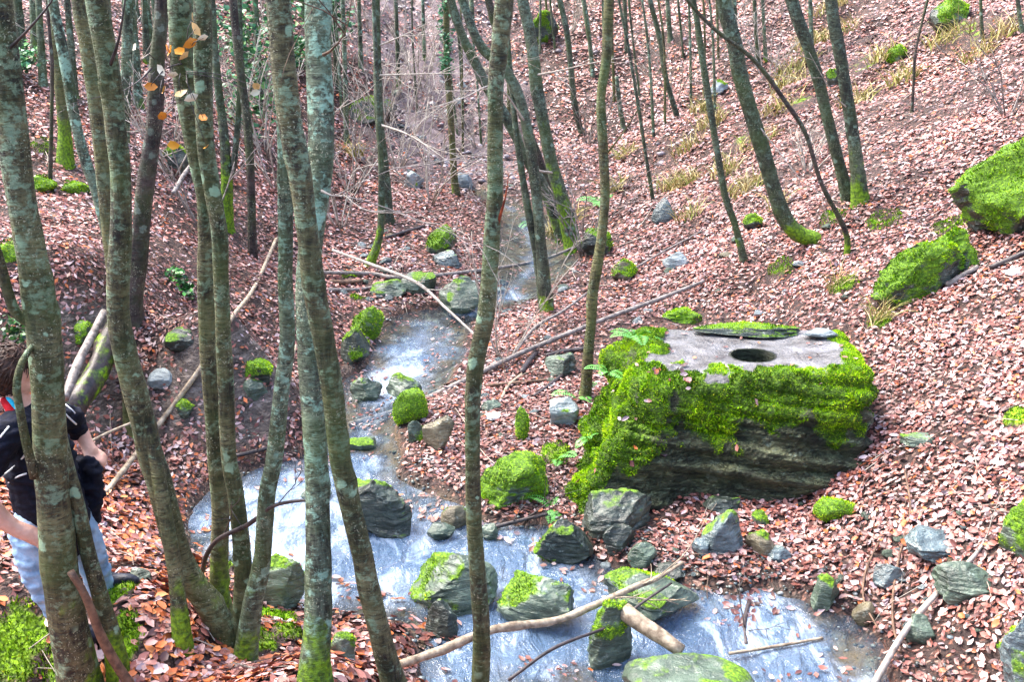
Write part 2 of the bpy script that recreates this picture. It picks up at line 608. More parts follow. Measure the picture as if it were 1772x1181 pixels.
def areas(x, y):
    """litter / bank / scree / bed / moss amounts of the ground at x, y"""
    z = terrain(x, y)
    e = 0.12
    zs = terrain(x, y, False)
    sx = (terrain(x + e, y, False) - zs) / e
    sy = (terrain(x, y + e, False) - zs) / e
    slope = np.sqrt(sx * sx + sy * sy)
    sd = poly_sd(x, y, SPOLY)
    n = fbm2(x, y, 1.3, 4, 31)
    bank = sstep(0.95, 1.5, slope + 0.35 * n) * (y < 14) * (x < 0.5)
    # rubble fan that comes down the gully at the head of the stream
    cxg = -1.0 - 0.16 * (y - 18)
    scree = sstep(1.0, 0.2, np.abs(x - cxg) / (2.1 + 0.10 * (y - 18)) + 0.35 * n) * sstep(15.5, 18.0, y + 0.6 * n)
    bed = sstep(0.02, -0.08, sd)
    wet = sstep(0.45, 0.0, sd)
    mossn = fbm2(x, y, 0.9, 4, 41)
    moss = 0.25 * sstep(0.15, 0.75, mossn) * (1 - bed)
    return z, slope, sd, bank, scree * (1 - bed), bed, moss, wet, sx, sy


gmoss_spots = []   # (x, y, radius) filled from the photograph
for (px, py, w) in [(30, 1125, 120), (110, 1150, 70), (225, 1120, 60), (210, 1030, 60), (480, 1075, 80), (500, 1100, 60), (455, 1120, 60),
                    (390, 985, 40), (20, 440, 50), (75, 260, 40), (210, 1090, 60), (1350, 465, 50), (1385, 180, 60), (1500, 110, 70), (1670, 60, 90),
                    (1230, 190, 50), (1290, 240, 60), (1160, 320, 50), (1640, 395, 60), (1460, 500, 50), (1520, 560, 45), (1190, 560, 40), (960, 790, 60),
                    (130, 330, 40), (75, 320, 40), (690, 720, 30), (605, 480, 30), (620, 520, 30), (1000, 860, 40), (1760, 730, 50), (1530, 385, 60), (1440, 380, 50)]:
    g = ground(px, py)
    gmoss_spots.append((g[0], g[1], 0.5 * w * depth_of(g) / FPX * 1.25))


def spot_moss(x, y):
    m = np.zeros_like(x)
    for (a, b, r) in gmoss_spots:
        m = np.maximum(m, sstep(1.0, 0.45, np.sqrt((x - a) ** 2 + ((y - b) * 0.75) ** 2) / r))
    return m


def make_ground():
    ys = [-60, -40, -25, -15, -9, -5, -2, 0, 1.5, 2.5, 3.2]
    y = 3.6
    while y < 48:
        ys.append(y)
        y += 0.016 + 0.0062 * y
    ys += [52, 58, 66, 80, 110, 160, 240, 360]
    ys = np.array(ys)
    nu = 520
    u = np.linspace(-1, 1, nu)
    a = 3.4 + 0.56 * np.clip(ys, 0, 60)
    X = a[:, None] * u[None, :] + (60 + 0.8 * np.maximum(ys, 0))[:, None] * (u ** 15)[None, :]
    Yg = np.repeat(ys[:, None], nu, 1)
    x, yy = X.ravel(), Yg.ravel()
    z, slope, sd, bank, scree, bed, moss, wet, sx, sy = areas(x, yy)
    sm = spot_moss(x, yy)
    moss = np.maximum(moss, sm * np.where(yy > 8.5, 0.45, 0.7))
    z = z + sm * 0.035 * (1 + fbm2(x, yy, 9.0, 2, 8))
    z = z + scree * fbm2(x, yy, 3.0, 4, 77) * 0.12
    z = z + bank * fbm2(x, yy, 7.0, 3, 78) * 0.05
    lit = np.clip(0.9 - bank, 0, 1)
    n = len(ys)
    i = np.arange((n - 1) * (nu - 1))
    r, c = i // (nu - 1), i % (nu - 1)
    q = np.stack([r * nu + c, r * nu + c + 1, (r + 1) * nu + c + 1, (r + 1) * nu + c], 1)
    me = build_mesh('forest_floor', np.stack([x, yy, z], 1), quads=q, attrs=dict(litter=lit, bank=bank, scree=scree * 0.75, bed=bed, moss=moss))
    o = link('forest_floor', me, None, mat_ground())
    return tag(o, kind='structure')


FLOOR = make_ground()


def make_water():
    x0, y0 = SPOLY.min(0) - 0.3
    x1, y1 = SPOLY.max(0) + 0.3
    nx, ny = 220, 420
    xs = np.linspace(x0, x1, nx)
    ys = np.linspace(y0, y1, ny)
    X, Y = np.meshgrid(xs, ys)
    x, y = X.ravel(), Y.ravel()
    sd = poly_sd(x, y, SPOLY)
    rip = fbm(np.stack([x * 5, y * 3.2, 0 * x], 1), 3, 91) * 0.012
    z = zw_lin(y) + rip * sstep(0.15, -0.2, sd)
    foam_sheen = 0.27 + 0.20 * np.sin(y * 2.3 + 0.6 * x) * sstep(5.8, 7.0, y) + 0.12 * fbm2(x, y, 1.2, 2, 92)
    foam_sheen = foam_sheen + 0.05 - 0.12 * sstep(6.2, 5.4, y) + 0.12 * sstep(6.8, 7.6, y) * sstep(10.2, 9.2, y) - 0.5 * sstep(10.5, 12.5, y)  # whiter in the narrows, dulled upstream for the shaded shallows
    keep = sd < 0.22
    k4 = keep.reshape(ny, nx)
    cell = k4[:-1, :-1] | k4[1:, :-1] | k4[:-1, 1:] | k4[1:, 1:]
    r, c = np.nonzero(cell)
    q = np.stack([r * nx + c, r * nx + c + 1, (r + 1) * nx + c + 1, (r + 1) * nx + c], 1)
    used = np.unique(q)
    remap = np.full(nx * ny, -1)
    remap[used] = np.arange(len(used))
    me = build_mesh('stream', np.stack([x, y, z], 1)[used], quads=remap[q], attrs=dict(foam_sheen=foam_sheen[used], deep=sstep(0.02, 0.45, -sd + 0.22 * fbm2(x, y, 2.6, 4, 95) + 0.12 * sstep(9, 7, y) - 0.22 * sstep(10.5, 13, y))[used]))
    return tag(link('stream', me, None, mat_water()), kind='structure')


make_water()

# ------------------------------------------------------------------ tubes (trunks, branches, sticks)
def resample(pts, rad, step):
    pts = np.asarray(pts, float)
    rad = np.asarray(rad, float)
    seg = np.linalg.norm(np.diff(pts, axis=0), axis=1)
    s = np.concatenate([[0], np.cumsum(seg)])
    n = max(3, int(s[-1] / step) + 1)
    t = np.linspace(0, s[-1], n)
    # Catmull-Rom through the points
    out = np.zeros((n, 3))
    idx = np.clip(np.searchsorted(s, t, side='right') - 1, 0, len(pts) - 2)
    pe = np.vstack([2 * pts[0] - pts[1], pts, 2 * pts[-1] - pts[-2]])
    f = ((t - s[idx]) / np.maximum(seg[idx], 1e-9))[:, None]
    p0, p1, p2, p3 = pe[idx], pe[idx + 1], pe[idx + 2], pe[idx + 3]
    out = 0.5 * (2 * p1 + (p2 - p0) * f + (2 * p0 - 5 * p1 + 4 * p2 - p3) * f ** 2 + (3 * p1 - p0 - 3 * p2 + p3) * f ** 3)
    return out, np.interp(t, s, rad), t


def tube_arrays(pts, rad, nseg=10, rough=0.0, seed=0, flare=0.0, step=None, sfreq=6.0):
    """returns verts, quads, tris, s (length along) for one tapered tube"""
    rmax = float(np.max(rad))
    p, r, s = resample(pts, rad, step if step else max(0.03, rmax * 0.9))
    n = len(p)
    tan = np.gradient(p, axis=0)
    tan /= np.linalg.norm(tan, axis=1)[:, None] + 1e-12
    ref = np.array([0.0, 1.0, 0.1]) if abs(tan[0][1]) < 0.9 else np.array([1.0, 0, 0])
    a = np.cross(tan, ref)
    a /= np.linalg.norm(a, axis=1)[:, None] + 1e-12
    b = np.cross(tan, a)
    th = np.arange(nseg) * 2 * math.pi / nseg
    ct, st = np.cos(th), np.sin(th)
    rr = r.copy()
    if flare > 0:
        rr = rr * (1 + flare * np.exp(-s / (rmax * 2.2)))
    dirs = a[:, None, :] * ct[None, :, None] + b[:, None, :] * st[None, :, None]
    R_ = np.repeat(rr[:, None], nseg, 1)
    if rough > 0:
        q = (p[:, None, :] + dirs * rmax).reshape(-1, 3)
        nz = fbm(q * np.array([sfreq, sfreq, sfreq * 0.55]), 4, seed, 0.6).reshape(n, nseg)
        R_ = R_ * (1 + rough * nz)
        if nseg >= 12:
            kr = np.random.default_rng(seed + 400)
            for _ in range(int(s[-1] * 2.2)):
                s0, t0, w0 = kr.uniform(0, s[-1]), kr.uniform(0, 6.28), kr.uniform(0.6, 1.2) * rmax
                da = np.abs((th - t0 + math.pi) % (2 * math.pi) - math.pi)
                R_ = R_ * (1 + kr.uniform(0.10, 0.30) * np.exp(-((s - s0) / (0.5 * w0)) ** 2)[:, None] * np.exp(-(da / 0.55) ** 2)[None, :])
        if flare > 0:
            lob = np.cos(3 * th + seed)[None, :] * 0.16 * np.exp(-s / (rmax * 2.5))[:, None]
            R_ = R_ * (1 + lob)
    v = (p[:, None, :] + dirs * R_[:, :, None]).reshape(-1, 3)
    i = np.arange((n - 1) * nseg)
    rI, c = i // nseg, i % nseg
    c2 = (c + 1) % nseg
    quads = np.stack([rI * nseg + c, rI * nseg + c2, (rI + 1) * nseg + c2, (rI + 1) * nseg + c], 1)
    v = np.vstack([v, p[0], p[-1]])
    k0, k1 = n * nseg, n * nseg + 1
    cc = np.arange(nseg)
    tris = np.vstack([np.stack([(cc + 1) % nseg, cc, np.full(nseg, k0)], 1),
                      np.stack([(n - 1) * nseg + cc, (n - 1) * nseg + (cc + 1) % nseg, np.full(nseg, k1)], 1)])
    sv = np.concatenate([np.repeat(s, nseg), [0, s[-1]]])
    return v, quads, tris, sv


class Tubes:
    def __init__(self):
        self.v, self.q, self.t, self.s, self.n = [], [], [], [], 0

    def add(self, *a, **k):
        v, q, t, s = tube_arrays(*a, **k)
        self.v.append(v); self.q.append(q + self.n); self.t.append(t + self.n); self.s.append(s)
        self.n += len(v)

    def mesh(self, name, origin=(0, 0, 0), moss=None):
        v = np.vstack(self.v)
        s = np.concatenate(self.s)
        m = np.zeros(len(v)) if moss is None else moss(v, s)
        return build_mesh(name, v - np.asarray(origin), np.vstack(self.t), np.vstack(self.q), attrs=dict(h=s, moss=m))


def twig_spray(tb, start, direction, length, rad, depth, rs, spread=0.6, nseg=4, droop=0.0):
    d = np.asarray(direction, float)
    d /= np.linalg.norm(d)
    n = 5
    pts = [np.asarray(start, float)]
    cur = d.copy()
    for i in range(n):
        cur = cur + rs.normal(0, 0.13, 3) + np.array([0, 0, -droop])
        cur /= np.linalg.norm(cur)
        pts.append(pts[-1] + cur * length / n)
    pts = np.array(pts)
    rads = np.linspace(rad, rad * 0.45, len(pts))
    tb.add(pts, rads, nseg=nseg, step=length / 6)
    if depth > 0:
        for k in range(rs.integers(2, 5)):
            f = rs.uniform(0.25, 0.98)
            i = min(int(f * n), n - 1)
            p = pts[i] + (pts[i + 1] - pts[i]) * (f * n - i)
            nd = (pts[i + 1] - pts[i])
            nd = nd / np.linalg.norm(nd) + rs.normal(0, spread, 3)
            twig_spray(tb, p, nd, length * rs.uniform(0.4, 0.7), max(rad * 0.55, 0.0014), depth - 1, rs, spread, nseg, droop)


CROWNS = []
for k in range(4):
    rs = np.random.default_rng(100 + k)
    tb = Tubes()
    tb.add([(0, 0, 0), (0.1, 0.05, 1.0), (0.0, 0.1, 2.2), (0.1, 0, 3.4)], [0.045, 0.035, 0.022, 0.008], nseg=6, step=0.3)
    for j in range(9):
        z = 0.1 + 2.9 * j / 9
        an = rs.uniform(0, 6.28)
        twig_spray(tb, (0.05, 0.04, z), (math.cos(an), math.sin(an), rs.uniform(0.5, 1.1)), rs.uniform(0.9, 1.6), 0.017, 2, rs, 0.5)
    CROWNS.append(tb.mesh('crown_%d' % k))

TREES = {}


def tree(key, label, pts, kind, moss=0.6, height=8.5, base=None, group=None, leany=0.0, flare=0.45, nseg=16, name='hornbeam_tree',
         branches=(), cat='tree', crown=True, mossup=0.5):
    """pts: (px, py, width px) top first, base last. The base pixel is looked up on the ground."""
    bx, by, bw = pts[-1]
    g = ground(bx, by) if base is None else P(bx, by, base)
    Y0 = g[1]
    rs = np.random.default_rng(abs(hash(key)) % 1000 if False else sum(ord(c) * (i + 3) for i, c in enumerate(key)))
    w = []
    rad = []
    for (px, py, wd) in reversed(pts):
        p = P(px, py, Y0 + leany * max(0, (by - py)) / 1000.0)
        w.append(p)
        rad.append(0.5 * wd * depth_of(p) / FPX)
    w = np.array(w)
    rad = np.array(rad)
    # go on above the frame
    d = w[-1] - w[-2]
    d /= np.linalg.norm(d)
    top = g[2] + height
    cur, r0 = w[-1].copy(), rad[-1]
    ext, er = [], []
    left = top - cur[2]
    if crown and left > 0.5:
        nst = 6
        for i in range(nst):
            d = d * 0.8 + np.array([rs.normal(0, 0.05), rs.normal(0, 0.05), 1.0]) * 0.2
            d /= np.linalg.norm(d)
            cur = cur + d * left / nst / max(d[2], 0.3)
            ext.append(cur.copy())
            er.append(r0 * (1 - 0.55 * (i + 1) / nst))
        w = np.vstack([w, ext])
        rad = np.concatenate([rad, er])
    # below the ground
    w = np.vstack([w[0] - np.array([0, 0, 0.18]) - (w[1] - w[0]) * 0.02, w])
    rad = np.concatenate([[rad[0]], rad])
    t = empty(name, g, label, cat, group)
    seed = sum(ord(c) for c in key)
    tb = Tubes()
    tb.add(w, rad, nseg=nseg, rough=0.085, seed=seed, flare=flare, step=max(0.05, rad.max() * 0.55))
    side = rs.uniform(0, 6.28)

    def mossf(v, s):
        m = moss * np.exp(-np.maximum(s - 0.18, 0) / mossup)
        return m * 0.85 + 0.06 * moss + 0.25 * fbm(v * 4.0, 3, seed) * np.exp(-s / 1.5)
    me = tb.mesh(name + '_trunk', g, mossf)
    link('trunk', me, t, kind)
    if crown and left > 0.5:
        c = link('crown', CROWNS[rs.integers(0, 4)], t)
        if len(c.data.materials) == 0: c.data.materials.append(BARK_SLIM)
        k = max(r0 / 0.06, 0.6)
        c.location = Vector(w[-4] - g)
        c.rotation_euler = (0, 0, rs.uniform(0, 6.28))
        c.scale = (k, k, k)
    for br in branches:
        bp = np.array([P(px, py, Y0 + dy) for (px, py, dy, wd) in br])
        brd = [0.5 * wd * depth_of(P(px, py, Y0 + dy)) / FPX for (px, py, dy, wd) in br]
        tb2 = Tubes()
        tb2.add(bp, brd, nseg=8, rough=0.06, seed=seed + 3, step=0.04)
        link('branch', tb2.mesh('branch', g, lambda v, s: np.zeros(len(v)) + 0.1), t, kind)
    TREES[key] = dict(o=t, g=g, Y=Y0, w=w, rad=rad)
    return t


FG = 'tall slim hornbeam stems in the foreground'
tree('t1', 'thick brown-green trunk at the far left edge, standing before the person', [(0, 0, 42), (12, 133, 50), (30, 300, 52), (48, 400, 50), (65, 500, 52), (78, 600, 54), (83, 700, 54), (87, 800, 56), (95, 900, 56), (105, 1000, 58), (122, 1100, 64), (142, 1215, 70)],
     BARK_LICHEN, moss=0.75, group=FG, branches=[[(60, 560, 0.0, 22), (30, 545, -0.02, 20), (14, 508, -0.04, 19), (0, 455, -0.06, 18), (-25, 380, -0.1, 16)],
                                              [(60, 826, -0.06, 18), (45, 765, -0.1, 16), (36, 718, -0.12, 15), (29, 670, -0.12, 15), (38, 628, -0.1, 13), (58, 596, -0.05, 10)]])
tree('t1c', 'slim mossy stem rising close beside the thick trunk before the person', [(0, 60, 18), (18, 230, 20), (42, 380, 21), (66, 520, 22), (84, 640, 24), (106, 770, 25), (134, 876, 26), (152, 955, 27), (174, 1034, 29), (195, 1107, 33), (207, 1172, 40)],
     BARK_LICHEN, moss=0.95, group=FG, height=5)
tree('t2b', 'curving olive trunk that sweeps from upper left down to the clump base', [(167, 0, 38), (178, 60, 37), (185, 100, 37), (195, 170, 37), (203, 240, 37), (209, 300, 37), (209, 400, 37), (206, 458, 37), (205, 542, 37), (217, 610, 39), (234, 678, 41), (247, 729, 41), (261, 790, 42), (275, 831, 42), (292, 899, 43), (312, 967, 44), (340, 1018, 45), (370, 1062, 46), (394, 1110, 50)],
     BARK_LICHEN, moss=0.5, group=FG, flare=0.15)
tree('t2low', 'dark short-based mossy stem behind the curving olive trunk', [(196, 180, 18), (208, 330, 19), (208, 470, 20), (222, 600, 21), (246, 690, 22), (266, 780, 23), (280, 860, 24), (296, 950, 26), (308, 1040, 28), (316, 1118, 34)],
     BARK_LICHEN, moss=1.1, group=FG, height=5.5, leany=0.6)
tree('t2a', 'straight olive-grey trunk leaning left behind the curving trunk', [(137, 0, 26), (150, 70, 26), (165, 170, 27), (178, 290, 27), (190, 400, 27), (205, 520, 28), (222, 640, 30), (232, 740, 32)],
     BARK_OLIVE, moss=0.6, group=FG)
tree('t3a', 'tall trunk with withered orange leaves in front, left stem of a pair', [(310, 0, 38), (315, 100, 37), (328, 200, 36), (345, 290, 33), (355, 340, 30), (357, 400, 29), (356, 490, 29), (360, 593, 29), (366, 678, 29), (374, 790, 29), (382, 882, 30), (380, 950, 30), (379, 1018, 31), (386, 1070, 36)],
     BARK_LICHEN, moss=0.9, group=FG)
tree('t3b', 'pale upper trunk, right stem of the touching pair left of centre', [(350, 0, 31), (352, 150, 31), (356, 250, 30), (366, 320, 29), (379, 400, 28), (383, 490, 27), (387, 593, 27), (391, 678, 27), (396, 790, 28), (407, 848, 29), (417, 933, 30), (421, 1000, 31), (418, 1068, 33), (412, 1118, 36)],
     BARK_LICHEN, moss=0.35, group=FG, flare=0.2)
tree('t4', 'pale mint-lichened stem leaning right over a mossy clump base', [(478, 0, 26), (487, 120, 26), (493, 240, 26), (494, 390, 26), (494, 490, 26), (497, 593, 27), (487, 678, 28), (475, 790, 29), (463, 848, 29), (458, 916, 30), (452, 984, 32), (436, 1052, 34), (425, 1145, 40)],
     BARK_PALE, moss=0.8, group=FG)
tree('t5a', 'long trunk slanting right down to the bottom edge, lichen on its upper part', [(481, 0, 45), (488, 100, 44), (500, 200, 42), (518, 290, 41), (530, 390, 40), (543, 490, 39), (561, 593, 38), (575, 678, 38), (588, 790, 37), (608, 882, 37), (624, 950, 37), (638, 1018, 38), (655, 1085, 39), (672, 1153, 42), (688, 1215, 48)],
     BARK_LICHEN, moss=0.25, group=FG, flare=0.2, leany=-0.1)
tree('t5b', 'stout upright trunk with white speckled lower bark and mossy foot', [(552, 0, 48), (551, 100, 47), (555, 200, 46), (552, 300, 44), (540, 400, 42), (532, 500, 40), (534, 593, 40), (539, 678, 41), (547, 790, 42), (550, 916, 44), (551, 1018, 46), (549, 1085, 50), (543, 1185, 58)],
     BARK_PALE, moss=1.1, group=FG, mossup=0.35, flare=0.3, leany=0.55)
tree('t6', 'slender spotted trunk in the centre, standing in front of the stream', [(873, 0, 33), (868, 51, 33), (863, 102, 31), (858, 152, 28), (857, 237, 27), (857, 339, 28), (852, 390, 29), (846, 492, 30), (838, 560, 31), (824, 627, 30), (819, 678, 28), (818, 729, 27), (818, 790, 27), (821, 916, 27), (828, 1018, 28), (833, 1086, 29), (832, 1181, 31), (830, 1250, 34)],
     BARK_LICHEN, moss=0.3, group=FG, flare=0.15)
tree('t7', 'thin straight olive stem rising behind the left end of the big block', [(1054, 0, 18), (1049, 102, 18), (1040, 170, 17), (1044, 254, 17), (1047, 339, 17), (1042, 400, 17), (1034, 458, 18), (1025, 509, 18), (1023, 560, 18), (1017, 627, 19), (1013, 690, 21)],
     BARK_OLIVE, moss=0.4, flare=0.1)
MID = 'trees standing along the stream and on the slopes'
tree('t8', 'straight slim dark trunk on the left bank upstream', [(651, 0, 13), (653, 102, 14), (656, 203, 15), (663, 271, 16), (669, 330, 17), (672, 386, 20)], BARK_SLIM, moss=0.6, group=MID, nseg=10)
tree('t8b', 'mossy-footed thin stem beside the slim dark trunk upstream', [(655, 200, 8), (660, 300, 11), (659, 390, 13), (651, 430, 14), (640, 460, 17)], BARK_SLIM, moss=1.1, group=MID, nseg=10, height=5)
tree('t9a', 'left-leaning stem of the clump upstream, passing behind the centre trunk', [(780, 0, 15), (800, 61, 16), (824, 112, 17), (841, 146, 18), (885, 220, 19), (915, 280, 20), (950, 345, 21), (975, 415, 24)], BARK_SLIM, moss=0.8, group=MID, nseg=10)
tree('t9b', 'leaning trunk with its foot beside the upstream pool', [(800, 0, 14), (831, 78, 16), (870, 115, 17), (898, 165, 18), (915, 237, 19), (925, 305, 19), (932, 373, 19), (939, 458, 21), (947, 540, 24)], BARK_SLIM, moss=0.8, group=MID, nseg=10)
tree('t9c', 'mossy thicker trunk of the upstream clump, tilted left', [(905, 0, 20), (919, 68, 21), (929, 152, 22), (942, 220, 22), (956, 288, 23), (974, 350, 25), (992, 428, 30)], BARK_SLIM, moss=1.0, group=MID, nseg=12, mossup=1.2)
tree('t9e', 'thin second stem by the upstream pool', [(888, 180, 9), (900, 280, 11), (915, 370, 13), (930, 450, 14), (940, 538, 16)], BARK_SLIM, moss=0.5, group=MID, nseg=8, height=5)
tree('t9f', 'dark stem behind the centre trunk near the top', [(845, 0, 14), (868, 80, 14), (905, 200, 15), (940, 300, 16), (968, 400, 18)], BARK_DARK, moss=0.8, group=MID, nseg=8)
tree('t10', 'thin ivy-wrapped stem before the grey rubble slope', [(773, 0, 11), (773, 102, 11), (780, 203, 11), (786, 305, 12), (790, 338, 14)], BARK_OLIVE, moss=0.6, group=MID, nseg=8)
tree('t11', 'trunk with a swept mossy foot on the right slope', [(1252, 0, 26), (1269, 68, 27), (1282, 136, 27), (1302, 204, 27), (1323, 272, 27), (1343, 340, 27), (1362, 384, 28), (1388, 408, 28), (1412, 416, 26)], BARK_SLIM, moss=1.2, group=MID, nseg=12, flare=0.1, mossup=0.4)
tree('t12a', 'left trunk of the parallel pair on the right slope', [(1370, 0, 22), (1394, 68, 22), (1415, 136, 21), (1432, 204, 20), (1449, 272, 20), (1467, 345, 22)], BARK_SLIM, moss=0.5, group=MID, nseg=12)
tree('t12b', 'right trunk of the parallel pair with a bright mossy foot', [(1438, 0, 22), (1452, 85, 22), (1466, 170, 22), (1479, 255, 23), (1489, 350, 28)], BARK_SLIM, moss=1.3, group=MID, nseg=12, mossup=0.4)
tree('t13', 'slim grey stem left of the swept-foot trunk', [(1200, 0, 10), (1206, 34, 11), (1218, 119, 12), (1226, 170, 12), (1241, 262, 12), (1255, 340, 12), (1272, 390, 12), (1287, 452, 14)], BARK_SLIM, moss=0.7, group=MID, nseg=8)
tree('t14', 'thin arching dark sapling crossing behind the swept-foot trunk', [(1190, 0, 6), (1238, 51, 7), (1306, 105, 8), (1360, 177, 8), (1394, 231, 8), (1421, 316, 8), (1462, 398, 10), (1466, 440, 12)], BARK_DARK, moss=0.9, group=MID, nseg=7, height=4.4, name='sapling', cat='sapling')
tree('t15', 'lone thin dark sapling high on the open leafy slope at right', [(1605, 0, 5), (1585, 85, 5), (1581, 140, 5), (1578, 194, 6)], BARK_DARK, moss=0.1, group=MID, nseg=6, height=2.6, name='sapling', cat='sapling')
tree('t16', 'thin sapling on the leafy slope above the round grey stone', [(1071, 0, 5), (1088, 85, 5), (1105, 186, 6), (1118, 271, 6), (1130, 348, 7)], BARK_SLIM, moss=0.3, group=MID, nseg=6, height=4.5, name='sapling', cat='sapling')
tree('t17', 'slim grey stem high on the slope, right of the olive stem', [(1125, 0, 9), (1142, 68, 9), (1152, 135, 9), (1172, 203, 10)], BARK_SLIM, moss=0.4, group=MID, nseg=6, height=6)
tree('t18', 'thin pale stem on the slope between clump and olive stem', [(969, 0, 10), (983, 68, 10), (993, 170, 10), (1006, 232, 11)], BARK_SLIM, moss=0.4, group=MID, nseg=6, height=6)
tree('t19', 'thin pale stem just left of the olive stem near the top', [(1010, 0, 8), (1020, 68, 8), (1026, 132, 9)], BARK_PALE, moss=0.3, group=MID, nseg=6, height=6)
tree('t20', 'dark reddish-brown trunk on the left bank edge', [(281, 0, 26), (271, 118, 27), (267, 220, 28), (254, 305, 30), (244, 400, 31), (234, 490, 32), (228, 540, 36)], BARK_DARK, moss=0.3, group=MID, nseg=12)
tree('t21', 'dark slim trunk between the stem pair and the big trunk', [(403, 0, 14), (413, 102, 15), (427, 203, 15), (433, 288, 15), (436, 380, 15), (437, 445, 17)], BARK_DARK, moss=0.4, group=MID, nseg=10)
tree('t22', 'forked trunk with a glowing green mossy foot on the left bank', [(366, 0, 13), (376, 135, 14), (386, 220, 16), (392, 300, 19), (393, 395, 24)], BARK_SLIM, moss=1.4, group=MID, nseg=10, mossup=0.7,
     branches=[[(396, 310, 0, 13), (404, 285, 0, 12), (412, 205, 0, 10), (416, 100, 0, 9), (414, -20, 0, 8)]])
tree('t23', 'pale trunk leaning left behind the olive-grey trunk', [(91, 0, 19), (105, 68, 19), (118, 136, 19), (129, 203, 19), (146, 271, 19), (169, 339, 19), (188, 420, 19), (200, 510, 21)], BARK_PALE, moss=0.3, group=MID, nseg=10)
tree('t24', 'pale grey trunk far behind, left of the dark brown trunk', [(222, -10, 18), (220, 60, 18), (218, 135, 19), (214, 250, 20)], BARK_PALE, moss=0.3, group=MID, nseg=10)
tree('t25', 'mossy-footed brown trunk on the upper left slope', [(92, 0, 15), (96, 70, 16), (104, 160, 18), (112, 230, 22), (114, 285, 30)], BARK_OLIVE, moss=1.4, group=MID, nseg=10, mossup=0.5)
tree('t26', 'thin dark stem on the upper left leaf slope', [(86, 60, 6), (90, 118, 7), (89, 220, 7), (87, 310, 8)], BARK_DARK, moss=0.2, group=MID, nseg=6, height=5)
FAR = [(40, 30, 16, 110), (62, 18, 14, 90), (75, 26, 13, 150), (130, 40, 12, 170), (160, 22, 14, 120), (195, 30, 12, 200), (240, 35, 15, 190), (255, 20, 11, 110), (330, 30, 13, 180),
       (425, 35, 14, 140), (450, 22, 11, 200), (505, 20, 12, 230), (585, 26, 11, 150), (600, 18, 8, 250), (625, 12, 7, 120), (690, 14, 7, 160), (735, 10, 6, 110), (820, 14, 8, 60),
       (1085, 12, 7, 90), (1160, 16, 8, 70), (1275, 14, 9, 105), (1312, 20, 7, 115), (1325, 16, 6, 105), (1405, 8, 8, 110), (1700, 10, 6, 70), (1770, 30, 8, 60)]
ORD = 'first second third fourth fifth sixth seventh eighth ninth tenth eleventh twelfth thirteenth fourteenth fifteenth sixteenth seventeenth eighteenth nineteenth twentieth'.split()
ORD += ['twenty-' + o for o in ORD[:9]]
nth = {}
_r = np.random.default_rng(5)
FAR += [(int(_r.uniform(5, 600)), int(_r.uniform(5, 30)), float(_r.uniform(6, 12)), float(_r.uniform(25, 110))) for _ in range(15)]
FAR.sort()
for i, (x, dx, w, by) in enumerate(FAR):
    side = 'left' if x < 560 else ('middle' if x < 900 else 'right')
    nth[side] = min(nth.get(side, -1) + 1, 28)
    lab = {'left': 'slim pale trunk among the dense far trees at upper left', 'middle': 'thin far stem on the bank below the grey rubble slope',
           'right': 'thin far stem atop the right leaf slope'}[side]
    tree('far%d' % i, lab + ', %s from the left' % ORD[nth[side]], [(x - dx * 0.5, -60, w * 0.9), (x - dx * 0.2, by * 0.4, w), (x, by, w * 1.25)], BARK_PALE if i % 3 else BARK_SLIM, moss=0.5, nseg=8, height=7 + i % 3,
         group={'left': 'far trees at upper left', 'middle': 'far stems below the rubble', 'right': 'far stems on the right slope'}[side])
tree('stub', 'short pale cut stem standing on the leaf slope', [(1067, 132, 7), (1072, 180, 8), (1079, 222, 9)], BARK_PALE, moss=0.2, nseg=6, crown=False, name='stump', cat='stump')

# ------------------------------------------------------------------ moss fuzz
MOSS_PAL = np.array([srgb(86, 128, 4), srgb(124, 174, 4), srgb(156, 204, 8), srgb(188, 222, 24), srgb(200, 204, 50), srgb(60, 92, 4)])


